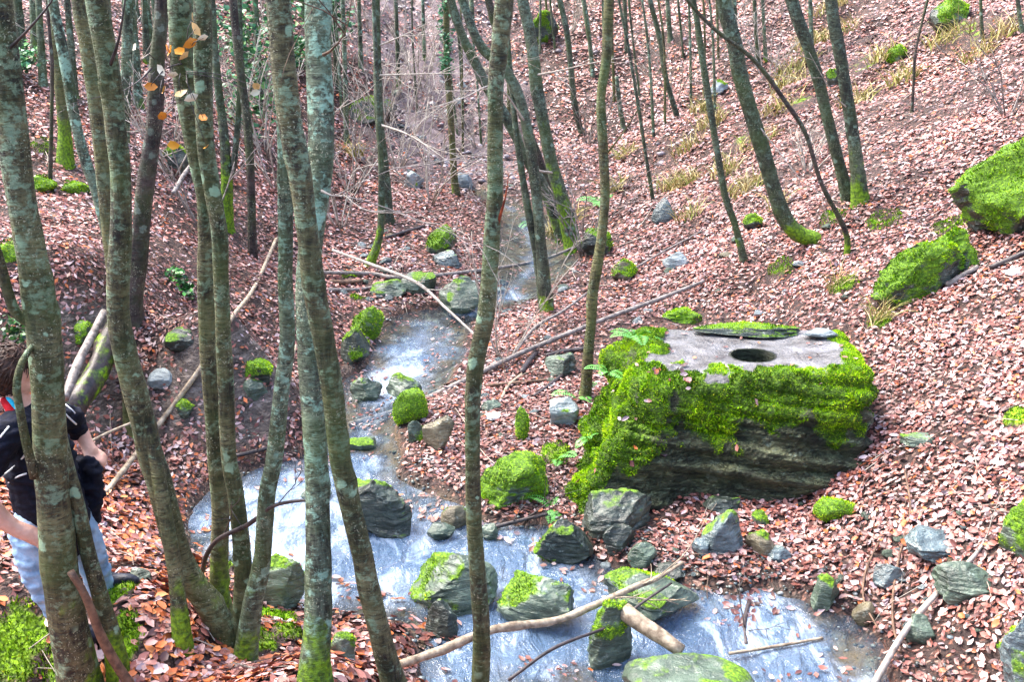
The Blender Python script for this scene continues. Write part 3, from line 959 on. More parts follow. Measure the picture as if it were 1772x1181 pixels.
def moss_blades(v, tris, mask, density, rs, size=0.016, maxn=40000):
    """small upright shoots over the mossy part of a surface; returns verts, tris, colours"""
    a, b, c = v[tris[:, 0]], v[tris[:, 1]], v[tris[:, 2]]
    n = np.cross(b - a, c - a)
    ar = np.linalg.norm(n, axis=1) * 0.5
    m = np.clip(mask[tris].mean(1), 0, 1)
    wgt = ar * np.where(m > 0.42, m, 0)
    tot = wgt.sum()
    if tot <= 0: return None
    N = int(min(maxn, tot * density))
    if N < 5: return None
    f = rs.choice(len(tris), N, p=wgt / tot)
    u, w = rs.random(N), rs.random(N)
    fl = u + w > 1
    u[fl], w[fl] = 1 - u[fl], 1 - w[fl]
    p = a[f] + (b[f] - a[f]) * u[:, None] + (c[f] - a[f]) * w[:, None]
    nn = n[f] / (2 * ar[f][:, None] + 1e-12)
    d = nn + rs.normal(0, 0.45, (N, 3)) + np.array([0, 0, 0.35])
    d /= np.linalg.norm(d, axis=1)[:, None]
    s = np.cross(d, rs.normal(0, 1, (N, 3)))
    s /= np.linalg.norm(s, axis=1)[:, None] + 1e-9
    cl = fbm(p * 14, 2, 3)
    h = size * rs.uniform(0.5, 1.2, N) * (1 + 0.5 * cl)
    wd = h * 0.26
    V = np.stack([p - s * wd[:, None] - nn * 0.003, p + s * wd[:, None] - nn * 0.003, p + d * h[:, None]], 1).reshape(-1, 3)
    T = np.arange(3 * N).reshape(N, 3)
    t = np.clip(0.5 + 0.55 * fbm(p * 5, 3, 9) + rs.normal(0, 0.22, N), 0, 0.999)
    ci = (t * 5).astype(int)
    col = MOSS_PAL[[5, 0, 1, 2, 3]][ci] * rs.uniform(0.8, 1.15, N)[:, None]
    dry = rs.random(N) < 0.05
    col[dry] = MOSS_PAL[4]
    C = np.repeat(col, 3, 0)
    return V, T, C


# ------------------------------------------------------------------ stones
_ico = {}


def ico(sub):
    if sub not in _ico:
        import bmesh
        bm = bmesh.new()
        bmesh.ops.create_icosphere(bm, subdivisions=sub, radius=1.0)
        v = np.array([x.co[:] for x in bm.verts])
        t = np.array([[x.index for x in f.verts] for f in bm.faces])
        bm.free()
        _ico[sub] = (v, t)
    return _ico[sub]


def vert_normals(v, t):
    n = np.zeros_like(v)
    fn = np.cross(v[t[:, 1]] - v[t[:, 0]], v[t[:, 2]] - v[t[:, 0]])
    for k in range(3):
        np.add.at(n, t[:, k], fn)
    return n / (np.linalg.norm(n, axis=1)[:, None] + 1e-12)


def rock_shape(seed, dims, sub=4, cuts=11, smooth=False, tilt=0.0, yaw=None, taper=0.16):
    rs = np.random.default_rng(seed)
    v, t = ico(sub)
    v = v.copy()
    for k in range(cuts):
        n = rs.normal(0, 1, 3)
        n /= np.linalg.norm(n)
        o = rs.uniform(0.52, 0.82)
        d = v @ n
        m = d > o
        v[m] -= ((d[m] - o) * (0.8 if smooth else 0.97))[:, None] * n
    v *= 1 / np.abs(v).max(0)
    nr = vert_normals(v, t)
    v = v + nr * (fbm(v * 2.2 + seed, 3, seed)[:, None] * 0.06 + fbm(v * np.array([3, 3, 12.0]) + seed, 3, seed + 5)[:, None] * (0.0 if smooth else 0.045))
    v[:, :2] *= (1 - taper * v[:, 2:3])
    v *= np.array(dims) * 0.5
    yw = rs.uniform(-0.5, 0.5) if yaw is None else yaw
    cy, sy = math.cos(yw), math.sin(yw)
    ct, st = math.cos(tilt), math.sin(tilt)
    Ry = np.array([[ct, 0, st], [0, 1, 0], [-st, 0, ct]])
    Rz = np.array([[cy, -sy, 0], [sy, cy, 0], [0, 0, 1]])
    return v @ Ry.T @ Rz.T, t


ROCKLIST = []


def stone(label, box, kind='g', moss=0.0, cat='stone', group=None, seed=None, sink=0.22, smooth=False, tilt=0.0, name='stone', depth=0.8, cuts=11, sub=None, fuzz=True,
          mossdir=(0, 0, 1), at=None, lift=0.0):
    x0, y0, x1, y1 = box
    cx = (x0 + x1) / 2
    seed = int(x0 * 7 + y0 * 3) if seed is None else seed
    g = ground(cx, y1 - 0.10 * (y1 - y0), True) if at is None else at
    dp = depth_of(g)
    W = (x1 - x0) * dp / FPX
    Hs = (y1 - y0) * dp / FPX
    ang = math.atan2(CAMZ - g[2], g[1])
    D = depth * W
    D = min(D, 0.9 * Hs / max(math.sin(ang), 0.1)) if ang > 0.35 else D
    Ht = max(0.34 * W, math.sqrt(max(Hs * Hs - (D * math.sin(ang)) ** 2, 0.0)) / math.cos(ang)) * 1.12
    ext = 0.5 * math.sqrt((Ht * math.cos(ang)) ** 2 + (D * math.sin(ang)) ** 2)
    if sub is None:
        sub = 5 if (x1 - x0) > 90 else (4 if (x1 - x0) > 28 else 3)
    v, t = rock_shape(seed, (W, D, Ht), sub, cuts, smooth, tilt)
    org = P(cx, y0 + ext * 0.93 * FPX / dp, g[1] + 0.30 * D)
    zlim = max(tz(org[0], org[1]), float(zw_lin(org[1])) if poly_sd(np.array([org[0]]), np.array([org[1]]), SPOLY)[0] < 0.05 else -9) + 0.38 * Ht
    org[2] = min(org[2], zlim)
    wv = v + org
    nr = vert_normals(v, t)
    md = np.array(mossdir, float)
    md /= np.linalg.norm(md)
    mk = np.zeros(len(v))
    if moss > 0:
        mk = np.clip((nr @ md) * 0.75 + 0.25 + (moss - 0.5) * 1.5 + 0.6 * fbm(wv * 5, 4, seed), 0, 1)
        mk = np.where(mk > 0.3, mk, mk * 0.6)
        v = v + nr * (mk * (0.012 + 0.010 * fbm(wv * 16, 2, seed)))[:, None]
    base = np.array([org[0], org[1], g[2]])
    v = v + (org - base)
    me = build_mesh(name, v, t, attrs=dict(moss=mk))
    me.set_sharp_from_angle(angle=R(30)) if not smooth else None
    o = link(name, me, None, ROCKS[kind])
    o.location = base
    tag(o, label, cat, group)
    if moss > 0.25 and fuzz:
        r = moss_blades(v, t, mk, 16000 if dp < 9 else 7000, np.random.default_rng(seed), 0.012 if dp < 9 else 0.02, 9000)
        if r:
            mo = link('moss', build_mesh('moss', r[0], r[1], smooth=False, colors=r[2]), o, MOSS)
            mo['kind'] = 'stuff'
    ROCKLIST.append((o, wv, t))
    return o


# ---- the big block with the round hole
def big_block():
    FBL, FBR = P(1005, 915, 6.72), P(1522, 812, 6.9)
    FTL, FTR = P(1108, 672, 7.05), P(1496, 640, 7.15)
    BTL, BTR = P(1105, 570, 8.2), P(1448, 572, 8.35)
    BBL = P(955, 790, 7.95)
    BBR = BTR + np.array([0.35, 0.1, -0.8])
    for q in (FBL, FBR, BBL, BBR):
        q[2] -= 0.12
    cor = np.array([[[FBL, FTL], [BBL, BTL]], [[FBR, FTR], [BBR, BTR]]])     # [u][v][w]
    nu, nv, nw = 150, 110, 70

    def face(n1, n2):
        a, b = np.meshgrid(np.linspace(-1, 1, n1), np.linspace(-1, 1, n2), indexing='ij')
        return a.ravel(), b.ravel()
    vs_, qs, n0 = [], [], 0
    for (ax, sg, n1, n2) in [(2, 1, nu, nv), (1, -1, nu, nw), (1, 1, nu, nw), (0, -1, nv, nw), (0, 1, nv, nw)]:
        a, b = face(n1, n2)
        p = np.zeros((len(a), 3))
        oth = [k for k in range(3) if k != ax]
        p[:, oth[0]], p[:, oth[1]], p[:, ax] = a, b, sg
        i = np.arange((n1 - 1) * (n2 - 1))
        r, c = i // (n2 - 1), i % (n2 - 1)
        q = np.stack([r * n2 + c, (r + 1) * n2 + c, (r + 1) * n2 + c + 1, r * n2 + c + 1], 1)
        if (sg < 0) != (ax == 1): q = q[:, ::-1]
        qs.append(q + n0)
        vs_.append(p)
        n0 += len(p)
    p = np.vstack(vs_)
    q = np.vstack(qs)
    # weld shared edges
    key = np.round(p, 5)
    _, first, inv = np.unique(key, axis=0, return_index=True, return_inverse=True)
    p = p[first]
    q = inv.reshape(-1)[q]
    t = np.vstack([q[:, [0, 1, 2]], q[:, [0, 2, 3]]])
    # rounded box
    k = 0.86
    inner = np.clip(p, -k, k)
    dlt = p - inner
    dn = np.linalg.norm(dlt, axis=1)[:, None]
    pr = inner + np.where(dn > 1e-6, dlt / np.maximum(dn, 1e-6) * (1 - k), 0)
    f = (pr + 1) / 2
    v = np.zeros_like(p)
    for i in (0, 1):
        for j in (0, 1):
            for l in (0, 1):
                w = (f[:, 0] if i else 1 - f[:, 0]) * (f[:, 1] if j else 1 - f[:, 1]) * (f[:, 2] if l else 1 - f[:, 2])
                v += w[:, None] * cor[i, j, l]
    nr = vert_normals(v, t)
    if (nr[:, 2] * (p[:, 2] > 0.98)).sum() < 0:
        q = q[:, ::-1]
        t = np.vstack([q[:, [0, 1, 2]], q[:, [0, 2, 3]]])
        nr = -nr
    top = sstep(0.6, 0.95, p[:, 2])
    side = 1 - top
    v = v + nr * (fbm(v * 1.6, 3, 3)[:, None] * (0.02 + 0.05 * side[:, None]))
    # tilted layers on the sides, broken ledges
    lay = v @ np.array([[0.8, 0.3, 0.2], [-0.3, 0.8, 0.1], [2.0, 0.8, 13.0]]).T
    led = fbm(lay, 5, 13, 0.6) + 0.5 * fbm(lay * np.array([3, 3, 0.6]) + 5, 3, 14)
    v = v + nr * ((led * 0.030 + 0.016 * np.sign(led) * np.abs(led) ** 0.5 + 0.05 * np.round(fbm(v * 2.4, 2, 15) * 2.5) / 2.5) * side)[:, None]
    # bulging lumps on the left flank, dent in the middle of the front
    flank = sstep(-0.7, -1.0, p[:, 0])
    v = v + nr * (fbm(v * 3.0, 3, 19) * 0.10 * flank)[:, None]
    # top: nearly flat worn surface with a shallow dish and the hole
    hc = P(1303, 610, 7.62)
    dx, dy = v[:, 0] - hc[0], v[:, 1] - hc[1]
    rr = np.sqrt(dx * dx + dy * dy)
    R0 = 0.158
    ontop = p[:, 2] > 0.97
    m = ontop & (rr < R0 + 0.02)
    # snap a ring of vertices to the rim, drop the inside
    rim = ontop & (np.abs(rr - R0) < 0.014)
    v[rim, 0] = hc[0] + dx[rim] / rr[rim] * R0
    v[rim, 1] = hc[1] + dy[rim] / rr[rim] * R0
    ins = ontop & (rr < R0 - 0.0005) & ~rim
    v[ins, 2] -= 0.42
    v[ins, :2] = np.array(hc[:2]) + (v[ins, :2] - np.array(hc[:2])) * 2.3
    # moss amounts
    n = fbm(v * 3.0, 4, 23)
    n2 = fbm(v * 9.0, 3, 29)
    u_, v_, w_ = p[:, 0], p[:, 1], p[:, 2]
    mtop = np.maximum.reduce([sstep(-0.56, -0.86, v_ + 0.25 * n + 0.22 * n2), sstep(0.84, 0.95, u_ + 0.08 * n), sstep(-0.74, -0.98, u_ + 0.20 * n + 0.22 * n2)])
    mtop = np.where(ontop, mtop, 0)
    front = (v_ < -0.97) & ~ontop
    lim = 0.36 - 0.36 * (u_ < -0.7)
    mfr = np.where(front, np.clip(sstep(lim - 0.8, lim + 0.55, w_ + 0.55 * n + 0.35 * n2), 0, 1) * 0.95, 0)
    lft = (u_ < -0.97) & ~ontop
    mlf = np.where(lft, np.clip(0.85 + 0.4 * n, 0, 1), 0)
    rgt = (u_ > 0.97) & ~ontop
    mrg = np.where(rgt, sstep(0.0, 0.7, w_ + 0.4 * n), 0)
    mk = np.maximum.reduce([mtop, mfr, mlf, mrg]) * (~ins)
    nr = vert_normals(v, t)
    v = v + nr * (mk * (0.02 + 0.022 * fbm(v * 12, 3, 37)))[:, None]
    org = np.array([v[:, 0].mean(), v[:, 1].mean(), 0.2])
    t_ = NT('block_rock')
    vv = t_.coord()
    vst = t_.coord((1.2, 1.2, 9.0))
    n1 = t_.noise(vv, 4.0, 5, 0.65)
    n2_ = t_.noise(vst, 4.5, 6, 0.7, 0.8)
    sidec = t_.ramp(n1, [(0.30, srgb(46, 48, 34)), (0.48, srgb(84, 92, 66)), (0.62, srgb(108, 110, 76)), (0.74, srgb(150, 164, 146))])
    sidec = t_.mix(t_.math('MULTIPLY', t_.ramp(n2_, [(0.38, 1.0), (0.5, 0.0)]), 0.75), sidec, srgb(32, 33, 24))
    sidec = t_.mix(t_.math('MULTIPLY', t_.ramp(t_.noise(t_.coord((1, 1, 6)), 11, 4, 0.7), [(0.62, 0.0), (0.70, 1.0)]), 0.6), sidec, srgb(136, 148, 132))
    crk = t_.ramp(t_.noise(t_.coord((2.0, 2.0, 8.0)), 3.0, 7, 0.75, 2.0), [(0.42, 0.0), (0.50, 1.0)])
    sidec = t_.mix(t_.math('MULTIPLY', t_.math('SUBTRACT', 1.0, crk), 0.3), sidec, srgb(30, 30, 22))
    topc = t_.ramp(t_.noise(vv, 6.0, 6, 0.7), [(0.30, srgb(64, 56, 58)), (0.46, srgb(104, 102, 102)), (0.60, srgb(132, 131, 134)), (0.74, srgb(166, 166, 170))])
    topc = t_.mix(t_.math('MULTIPLY', t_.ramp(t_.noise(vv, 24.0, 3, 0.7), [(0.58, 0.0), (0.7, 1.0)]), 0.6), topc, srgb(74, 66, 70))
    col = t_.mix(t_.attr('top'), sidec, topc)
    mm = t_.math('ADD', t_.attr('moss'), t_.math('MULTIPLY', t_.math('SUBTRACT', t_.noise(vv, 13.0, 4, 0.6), 0.5), 0.7))
    mm = t_.ramp(mm, [(0.40, 0.0), (0.60, 1.0)])
    mc = t_.ramp(t_.noise(vv, 50.0, 4, 0.7), [(0.30, MOSS_A * 0.45), (0.50, MOSS_A), (0.70, MOSS_B)])
    col = t_.mix(mm, col, mc)
    rough = t_.mix(t_.attr('top'), (0.5, 0.5, 0.5), (0.33, 0.33, 0.33))
    rough = t_.mix(mm, rough, (0.85, 0.85, 0.85))
    hh = t_.math('ADD', n2_, t_.math('MULTIPLY', t_.noise(vv, 40, 4), 0.35))
    hh = t_.math('ADD', hh, t_.math('MULTIPLY', crk, t_.math('SUBTRACT', 1.0, t_.attr('top'))))
    mat = t_.done(col, rough, t_.bump(hh, 1.0, 0.045), 0.5)
    me = build_mesh('stone_block', v - org, quads=q, attrs=dict(moss=mk, top=(ontop & ~ins & ~rim).astype(float)))
    me.set_sharp_from_angle(angle=R(55))
    o = link('stone_block', me, None, mat)
    o.location = org
    tag(o, 'big moss-covered stone block with a round hole cut through its flat top', 'stone block')
    r = moss_blades(v - org, t, mk, 42000, np.random.default_rng(5), 0.0145, 115000)
    mo = link('moss', build_mesh('moss', r[0], r[1], smooth=False, colors=r[2]), o, MOSS)
    mo['kind'] = 'stuff'
    return o, v, t, mk, ontop & ~ins


BLOCK, BV, BT, BMK, BTOP = big_block()


def block_z(x, y):
    i = np.argmin((BV[:, 0] - x) ** 2 + (BV[:, 1] - y) ** 2 + 100 * (~BTOP))
    return BV[i, 2]


# slabs lying on the back edge of the block
for (lab, px, py, Y, dims, kind, ms) in [('long thin dark slab with mossy top lying on the back edge of the block', 1300, 562, 8.12, (0.86, 0.24, 0.10), 'd', 0.33),
                                         ('small flat stone at the back right corner of the block', 1420, 572, 8.05, (0.26, 0.2, 0.07), 'y', 0.0),
                                         ('mossy flat stone behind the left back corner of the block', 1185, 552, 8.5, (0.34, 0.3, 0.14), 'g', 0.7)]:
    c = P(px, py, Y)
    zt = block_z(c[0], min(c[1], 8.2)) if Y < 8.4 else c[2] - 0.05
    v, t = rock_shape(int(px), dims, 4, 9, False, 0.04, 0.05)
    nr = vert_normals(v, t)
    mk = np.clip(nr[:, 2] * 0.75 + 0.25 + (ms - 0.5) * 1.5 + 0.4 * fbm((v + c) * 7, 3, 2), 0, 1) if ms else np.zeros(len(v))
    me = build_mesh('flat_stone', v, t, attrs=dict(moss=mk))
    me.set_sharp_from_angle(angle=R(35))
    o = tag(link('flat_stone', me, None, ROCKS[kind]), lab, 'stone')
    o.location = (c[0], c[1], zt + dims[2] * 0.55)
    o.rotation_euler = (R(-7), 0, 0)
    if ms:
        r = moss_blades(v, t, mk, 12000, np.random.default_rng(3), 0.014, 5000)
        if r:
            mo = link('moss', build_mesh('moss', r[0], r[1], smooth=False, colors=r[2]), o, MOSS)
            mo['kind'] = 'stuff'

S = stone
S('large dark wet boulder in the stream left of centre', (575, 828, 722, 945), 'd', 0.22, cat='boulder', name='boulder', cuts=14)
S('pale grey-green standing stone with moss on its left side, behind the centre trunk', (705, 950, 862, 1068), 'g', 0.26, cat='boulder', name='boulder', mossdir=(-0.9, -0.2, 0.5))
S('small dark pointed stone in front of the pale standing stone', (735, 1045, 800, 1112), 'd', 0.1, depth=0.6)
S('flat-topped mossy block left of the big stone', (835, 788, 955, 878), 'g', 0.75, cat='boulder', name='boulder', cuts=14, smooth=False)
S('wide half-sunk mossy stone in the water right of the centre trunk', (868, 990, 1012, 1092), 'g', 0.30, cat='boulder', name='boulder')
S('upright grey slab with a mossy edge under the pale log', (1008, 1035, 1100, 1165), 'g', 0.28, depth=0.5, name='flat_stone', cat='boulder')
S('broad pale rock with moss patches above the upright slab', (1035, 980, 1205, 1090), 'g', 0.26, cat='boulder', name='boulder')
S('smooth rounded green-grey boulder at the bottom edge', (1068, 1128, 1318, 1262), 'g', 0.16, cat='boulder', name='boulder', smooth=True, cuts=6, fuzz=False)
S('angular dark slab leaning on the foot of the big block', (1000, 842, 1130, 935), 'd', 0.05, tilt=-0.35, name='flat_stone', cat='boulder', cuts=13)
S('dark rounded rock with a mossy left shoulder at the water edge', (925, 898, 1035, 985), 'd', 0.3, mossdir=(-0.8, 0, 0.6), cat='boulder', name='boulder')
S('upright oval blue-grey stone below the block front', (1215, 888, 1288, 968), 'b', 0.12, cuts=8)
S('small blue wet stone left of the upright oval stone', (1193, 928, 1238, 968), 'b', 0.0)
S('brownish angular stone right of the upright oval stone', (1290, 918, 1348, 968), 'n', 0.12)
S('flat pale blue stone beside the brownish angular stone', (1315, 944, 1372, 976), 'b', 0.0, cuts=7)
S('small mossy stone in leaves before the block', (1300, 884, 1332, 914), 'g', 0.5)
S('thin dark slab tucked under the block front', (1218, 852, 1292, 892), 'd', 0.05, depth=0.9)
S('bright green moss cushion stone among leaves right of the block front', (1412, 862, 1484, 902), 'g', 1.1, cuts=6, smooth=True)
S('wide blue-grey flat stone in the leaves at lower right', (1560, 916, 1672, 978), 'b', 0.0)
S('long grey-green stone beside the whitish branch', (1602, 978, 1732, 1048), 'g', 0.0, depth=0.45)
S('small wet blue stone by the lower pool', (1512, 974, 1568, 1018), 'b', 0.0)
S('upright greenish stone at the edge of the lower pool', (1403, 998, 1452, 1058), 'g', 0.15)
S('tan rounded stone on the shore of the lower pool', (1472, 1043, 1524, 1088), 'n', 0.0, cuts=6, smooth=True)
S('dark green stone under the whitish branch', (1562, 1066, 1624, 1116), 'g', 0.1)
S('blue-grey boulder with mossy rim at the lower right corner', (1712, 1072, 1830, 1200), 'b', 0.34, cat='boulder', name='boulder')
S('bright mossy stone cut by the right edge', (1738, 866, 1810, 972), 'g', 0.65, cat='boulder', name='boulder')
S('dark undercut stone on the left shore of the upper pool', (586, 568, 642, 640), 'd', 0.35, cat='boulder', name='boulder')
S('bright mossy stone at the head of the upper pool, left shore', (614, 533, 664, 590), 'g', 0.8)
S('round bright mossy stone at the narrows under the long pole', (684, 672, 738, 740), 'g', 0.95, cuts=6, smooth=True)
S('flat brownish stone leaning beside the narrows', (728, 718, 788, 785), 'n', 0.2, depth=0.35, tilt=0.3)
S('small mossy stone at the water edge below the narrows', (704, 730, 738, 770), 'g', 0.55, depth=0.5)
S('wet stone breaking the water below the upper pool, left one', (604, 652, 668, 702), 'g', 0.1)
S('wet stone breaking the water below the upper pool, right one', (664, 648, 732, 692), 'g', 0.08)
S('dark mossy rock on the left bank between the trunks', (418, 618, 482, 668), 'd', 0.55)
S('grey stone with a mossy top below the dark mossy rock', (412, 654, 466, 694), 'g', 0.4)
S('flat-topped square stone beside the long pole', (940, 612, 1002, 654), 'g', 0.12, depth=0.7)
S('square mossy stone on the left bank upstream', (738, 393, 794, 445), 'g', 0.62)
S('bluish flat stone under the square mossy stone', (742, 436, 804, 466), 'b', 0.1)
S('pale square slab on the leaf slope above the block', (1148, 434, 1198, 464), 'y', 0.0)
S('round pale blue-grey stone on the leaf slope', (1128, 343, 1170, 392), 'b', 0.0, cuts=7, smooth=True)
S('large mossy rock at the right edge of the slope', (1648, 240, 1880, 430), 'd', 1.0, cat='boulder', name='boulder', cuts=14, tilt=-0.35)
S('mossy ledge stone with dark hollow below, lower one', (1500, 425, 1680, 524), 'd', 0.62, cat='boulder', name='boulder', tilt=-0.38, cuts=13, depth=0.4)
S('mossy ledge stone with dark hollow below, upper one', (1600, 398, 1700, 482), 'd', 0.55, cat='boulder', name='boulder', tilt=-0.3)
S('small olive mossy stone near the slope foot', (1058, 453, 1102, 490), 'n', 0.6, cuts=7)
S('sloping green slab behind the mint-lichened stem', (440, 962, 532, 1062), 'g', 0.36, tilt=0.5, cat='boulder', name='boulder', depth=0.55)
S('ledge stone at the head of the upper pool, leftmost', (640, 482, 708, 516), 'g', 0.2)
S('ledge stone at the head of the upper pool, middle', (688, 468, 764, 512), 'g', 0.1)
S('ledge stone at the head of the upper pool, rightmost', (756, 480, 836, 545), 'g', 0.22)
S('big mossy boulder far up the slope behind the clump', (908, 20, 966, 84), 'd', 0.6, cat='boulder', name='boulder')
S('dark mossy rock at the top right', (1605, 0, 1688, 52), 'd', 0.55, cat='boulder', name='boulder')
S('small bright mossy stone on the upper right slope', (1532, 78, 1574, 112), 'g', 0.95)
S('mossy tilted stone left of the swept-foot trunk', (1286, 373, 1318, 402), 'd', 0.5, tilt=-0.4)
S('long low dark green stone right of the block', (1556, 748, 1626, 776), 'g', 0.25)
S('thin upright mossy stone in the leaves before the block', (892, 708, 918, 768), 'g', 0.75, depth=0.4)
S('grey tilted slab between olive stem and block', (940, 690, 1004, 745), 'y', 0.2, tilt=-0.3)
S('round brown-green stone in the stream beside the centre trunk', (762, 876, 812, 918), 'n', 0.35, cuts=6, smooth=True)
S('grey stone at the water edge behind the centre trunk', (830, 905, 862, 938), 'g', 0.1)
S('dark greenish stone in leaves at the foot of the slanting trunk', (572, 1100, 618, 1152), 'g', 0.3)
S('grey stone with a dark hollow at the head of the stream', (786, 300, 818, 330), 'y', 0.15)
S('pale stones face at the head of the stream', (695, 295, 735, 330), 'y', 0.1)
S('white quartz lump on the right slope beside a dark stick', (1732, 462, 1780, 480), 'w', 0.0)
S('pale flat stone in leaves before the block, far left', (835, 712, 868, 730), 'w', 0.0)
S('grey stone in the leaves left of the tilted slab', (832, 694, 870, 714), 'g', 0.05)
S('mossy boulder on the upper left slope behind trunks', (276, 255, 332, 300), 'd', 0.6, cat='boulder', name='boulder')
S('low mossy stone on the left leaf slope', (52, 308, 96, 335), 'g', 0.8)
S('flat mossy stone on the left leaf slope', (112, 316, 158, 338), 'g', 0.8)
S('mossy stone at the left edge of the slope', (-20, 420, 28, 460), 'g', 0.7)
S('grey stone half under leaves near the left pool', (222, 985, 262, 1012), 'g', 0.1)
S('dark rock at the bank foot under the left slope', (600, 170, 690, 215), 'd', 0.3)
S('mossy dark overhang rock by the leaning clump', (1000, 395, 1060, 450), 'd', 0.55)
S('greenish pale rock high behind the slim grey stem', (1226, 138, 1262, 168), 'y', 0.3)
S('dark rock behind the pair of trunks on the right slope', (1428, 120, 1462, 152), 'd', 0.35)

S('mossy rock in the left bank face below the dark brown trunk', (120, 555, 168, 600), 'd', 0.5)
S('dark rough stone in the left bank face beside the slanted pole', (285, 570, 345, 615), 'd', 0.2)
S('grey stone low in the left bank between trunk and pole', (255, 640, 305, 680), 'y', 0.15)
S('dark wet stone at the foot of the left bank', (210, 715, 265, 752), 'd', 0.1)
S('small mossy stone on the bank left of the stem pair', (300, 690, 338, 722), 'g', 0.45)
S('angular dark slab at the water edge below the block corner', (1035, 905, 1105, 960), 'd', 0.05, depth=0.6)
S('small wet stone between block corner and lower pool', (1085, 940, 1140, 985), 'g', 0.05)
S('flat dark stone in the muddy shallows before the block', (1130, 975, 1200, 1010), 'd', 0.05, depth=0.6)
S('flat wet stone in the stream right of the dark boulder', (735, 905, 790, 938), 'g', 0.1)
S('low stone in the rapids left of the dark boulder', (520, 840, 575, 872), 'g', 0.15)
S('grey slab at the left edge of the rapids', (600, 755, 660, 785), 'g', 0.08)
# many small stones along the banks
small_defs = [('small grey stone among leaves on the shore of the upper pool', 'stones by the upper pool', [(800, 1000, 470, 760)], 26),
              ('small wet stone lying in the shallow edge of the stream', 'stones in the shallows', [(600, 800, 640, 800), (900, 1200, 920, 1000)], 22),
              ('small stone among leaves at the lower right shore', 'stones at the lower right', [(1380, 1720, 860, 1120)], 28),
              ('small stone on the rubble at the head of the stream', 'stones on the rubble', [(620, 900, 120, 330)], 28),
              ('small stone on the leaf slope above the block', 'stones on the leaf slope', [(1060, 1480, 380, 560)], 16),
              ('small stone on the left bank upstream', 'stones on the left bank', [(570, 720, 400, 540)], 16)]
sh = []
for k in range(6):
    v, t = rock_shape(900 + k, (1, 0.8, 0.6), 3, 9)
    row = []
    for kk in 'gybn':
        me = build_mesh('small_stone', v, t, attrs=dict(moss=np.zeros(len(v))))
        me.set_sharp_from_angle(angle=R(38))
        me.materials.append(ROCKS[kk])
        row.append(me)
    sh.append(row)
rs = np.random.default_rng(77)
for lab, grp, boxes, n in small_defs:
    xs_ = []
    for k, bx in enumerate(boxes):
        m = n // len(boxes)
        xs_ += sorted(rs.uniform(bx[0], bx[1], m))
    for i in range(n):
        bx = boxes[i * len(boxes) // n]
        g = ground(xs_[i], rs.uniform(bx[2], bx[3]))
        s = rs.uniform(9, 26) * depth_of(g) / FPX
        o = link('small_stone', sh[rs.integers(0, 6)][rs.choice(4, p=[.4, .25, .25, .1])])
        o.location = (g[0], g[1], g[2] + 0.12 * s)
        o.rotation_euler = (rs.normal(0, .25), rs.normal(0, .25), rs.uniform(0, 6.28))
        o.scale = (s, s * rs.uniform(.8, 1.2), s * rs.uniform(.6, 1.1))
        tag(o, lab + ', %s from the left' % ORD[i], 'stone', grp)

# ------------------------------------------------------------------ sticks, poles, logs
def stick(label, pts, mat, name='fallen_branch', cat='branch', lift=0.02, ends=None, twigs=0, moss=0.0, nseg=8, group=None, rough=0.07):
    """pts (px, py, w); the two ends stand on the ground, the run between is a straight line in depth"""
    a, b = ground(pts[0][0], pts[0][1]), ground(pts[-1][0], pts[-1][1])
    Ya, Yb = a[1], b[1]
    if ends:
        Ya, Yb = (Ya if ends[0] is None else ends[0]), (Yb if ends[1] is None else ends[1])
    xy = np.array([p[:2] for p in pts], float)
    s = np.concatenate([[0], np.cumsum(np.linalg.norm(np.diff(xy, axis=0), axis=1))])
    s /= s[-1]
    w, rad = [], []
    for (px, py, wd), f in zip(pts, s):
        # 1/Y runs linearly along a straight line in the picture
        Y = 1.0 / ((1 - f) / Ya + f / Yb)
        p = P(px, py, Y)
        h = tz(p[0], p[1])
        if p[2] < h + lift * 0.5:
            g2 = ground(px, py)
            p = g2 * 0.994 + np.array([0, 0, CAMZ]) * 0.006
        r = 0.5 * wd * depth_of(p) / FPX
        w.append(p)
        rad.append(r)
    w = np.array(w)
    tb = Tubes()
    org = w[0].copy()
    tb.add(w, rad, nseg=nseg, rough=rough, seed=int(pts[0][0]), step=max(0.035, max(rad) * 1.2), sfreq=9)
    r2 = np.random.default_rng(int(pts[0][0] + pts[0][1]))
    o = link(name, tb.mesh(name, org, (lambda v, s_: np.full(len(v), moss))), None, mat)
    o.location = org
    tag(o, label, cat, group)
    if twigs:
        for k in range(twigs):
            tb2 = Tubes()
            f = r2.uniform(0.25, 0.95) * (len(w) - 1)
            i = min(int(f), len(w) - 2)
            p = w[i] + (w[i + 1] - w[i]) * (f - i)
            d = (w[i + 1] - w[i]) / np.linalg.norm(w[i + 1] - w[i]) + r2.normal(0, 0.5, 3) + np.array([0, -0.1, 0.3])
            twig_spray(tb2, p, d, r2.uniform(0.15, 0.45), max(0.3 * rad[i], 0.002), 1, r2)
            link('twig', tb2.mesh('twig', org), o, mat)
    return o


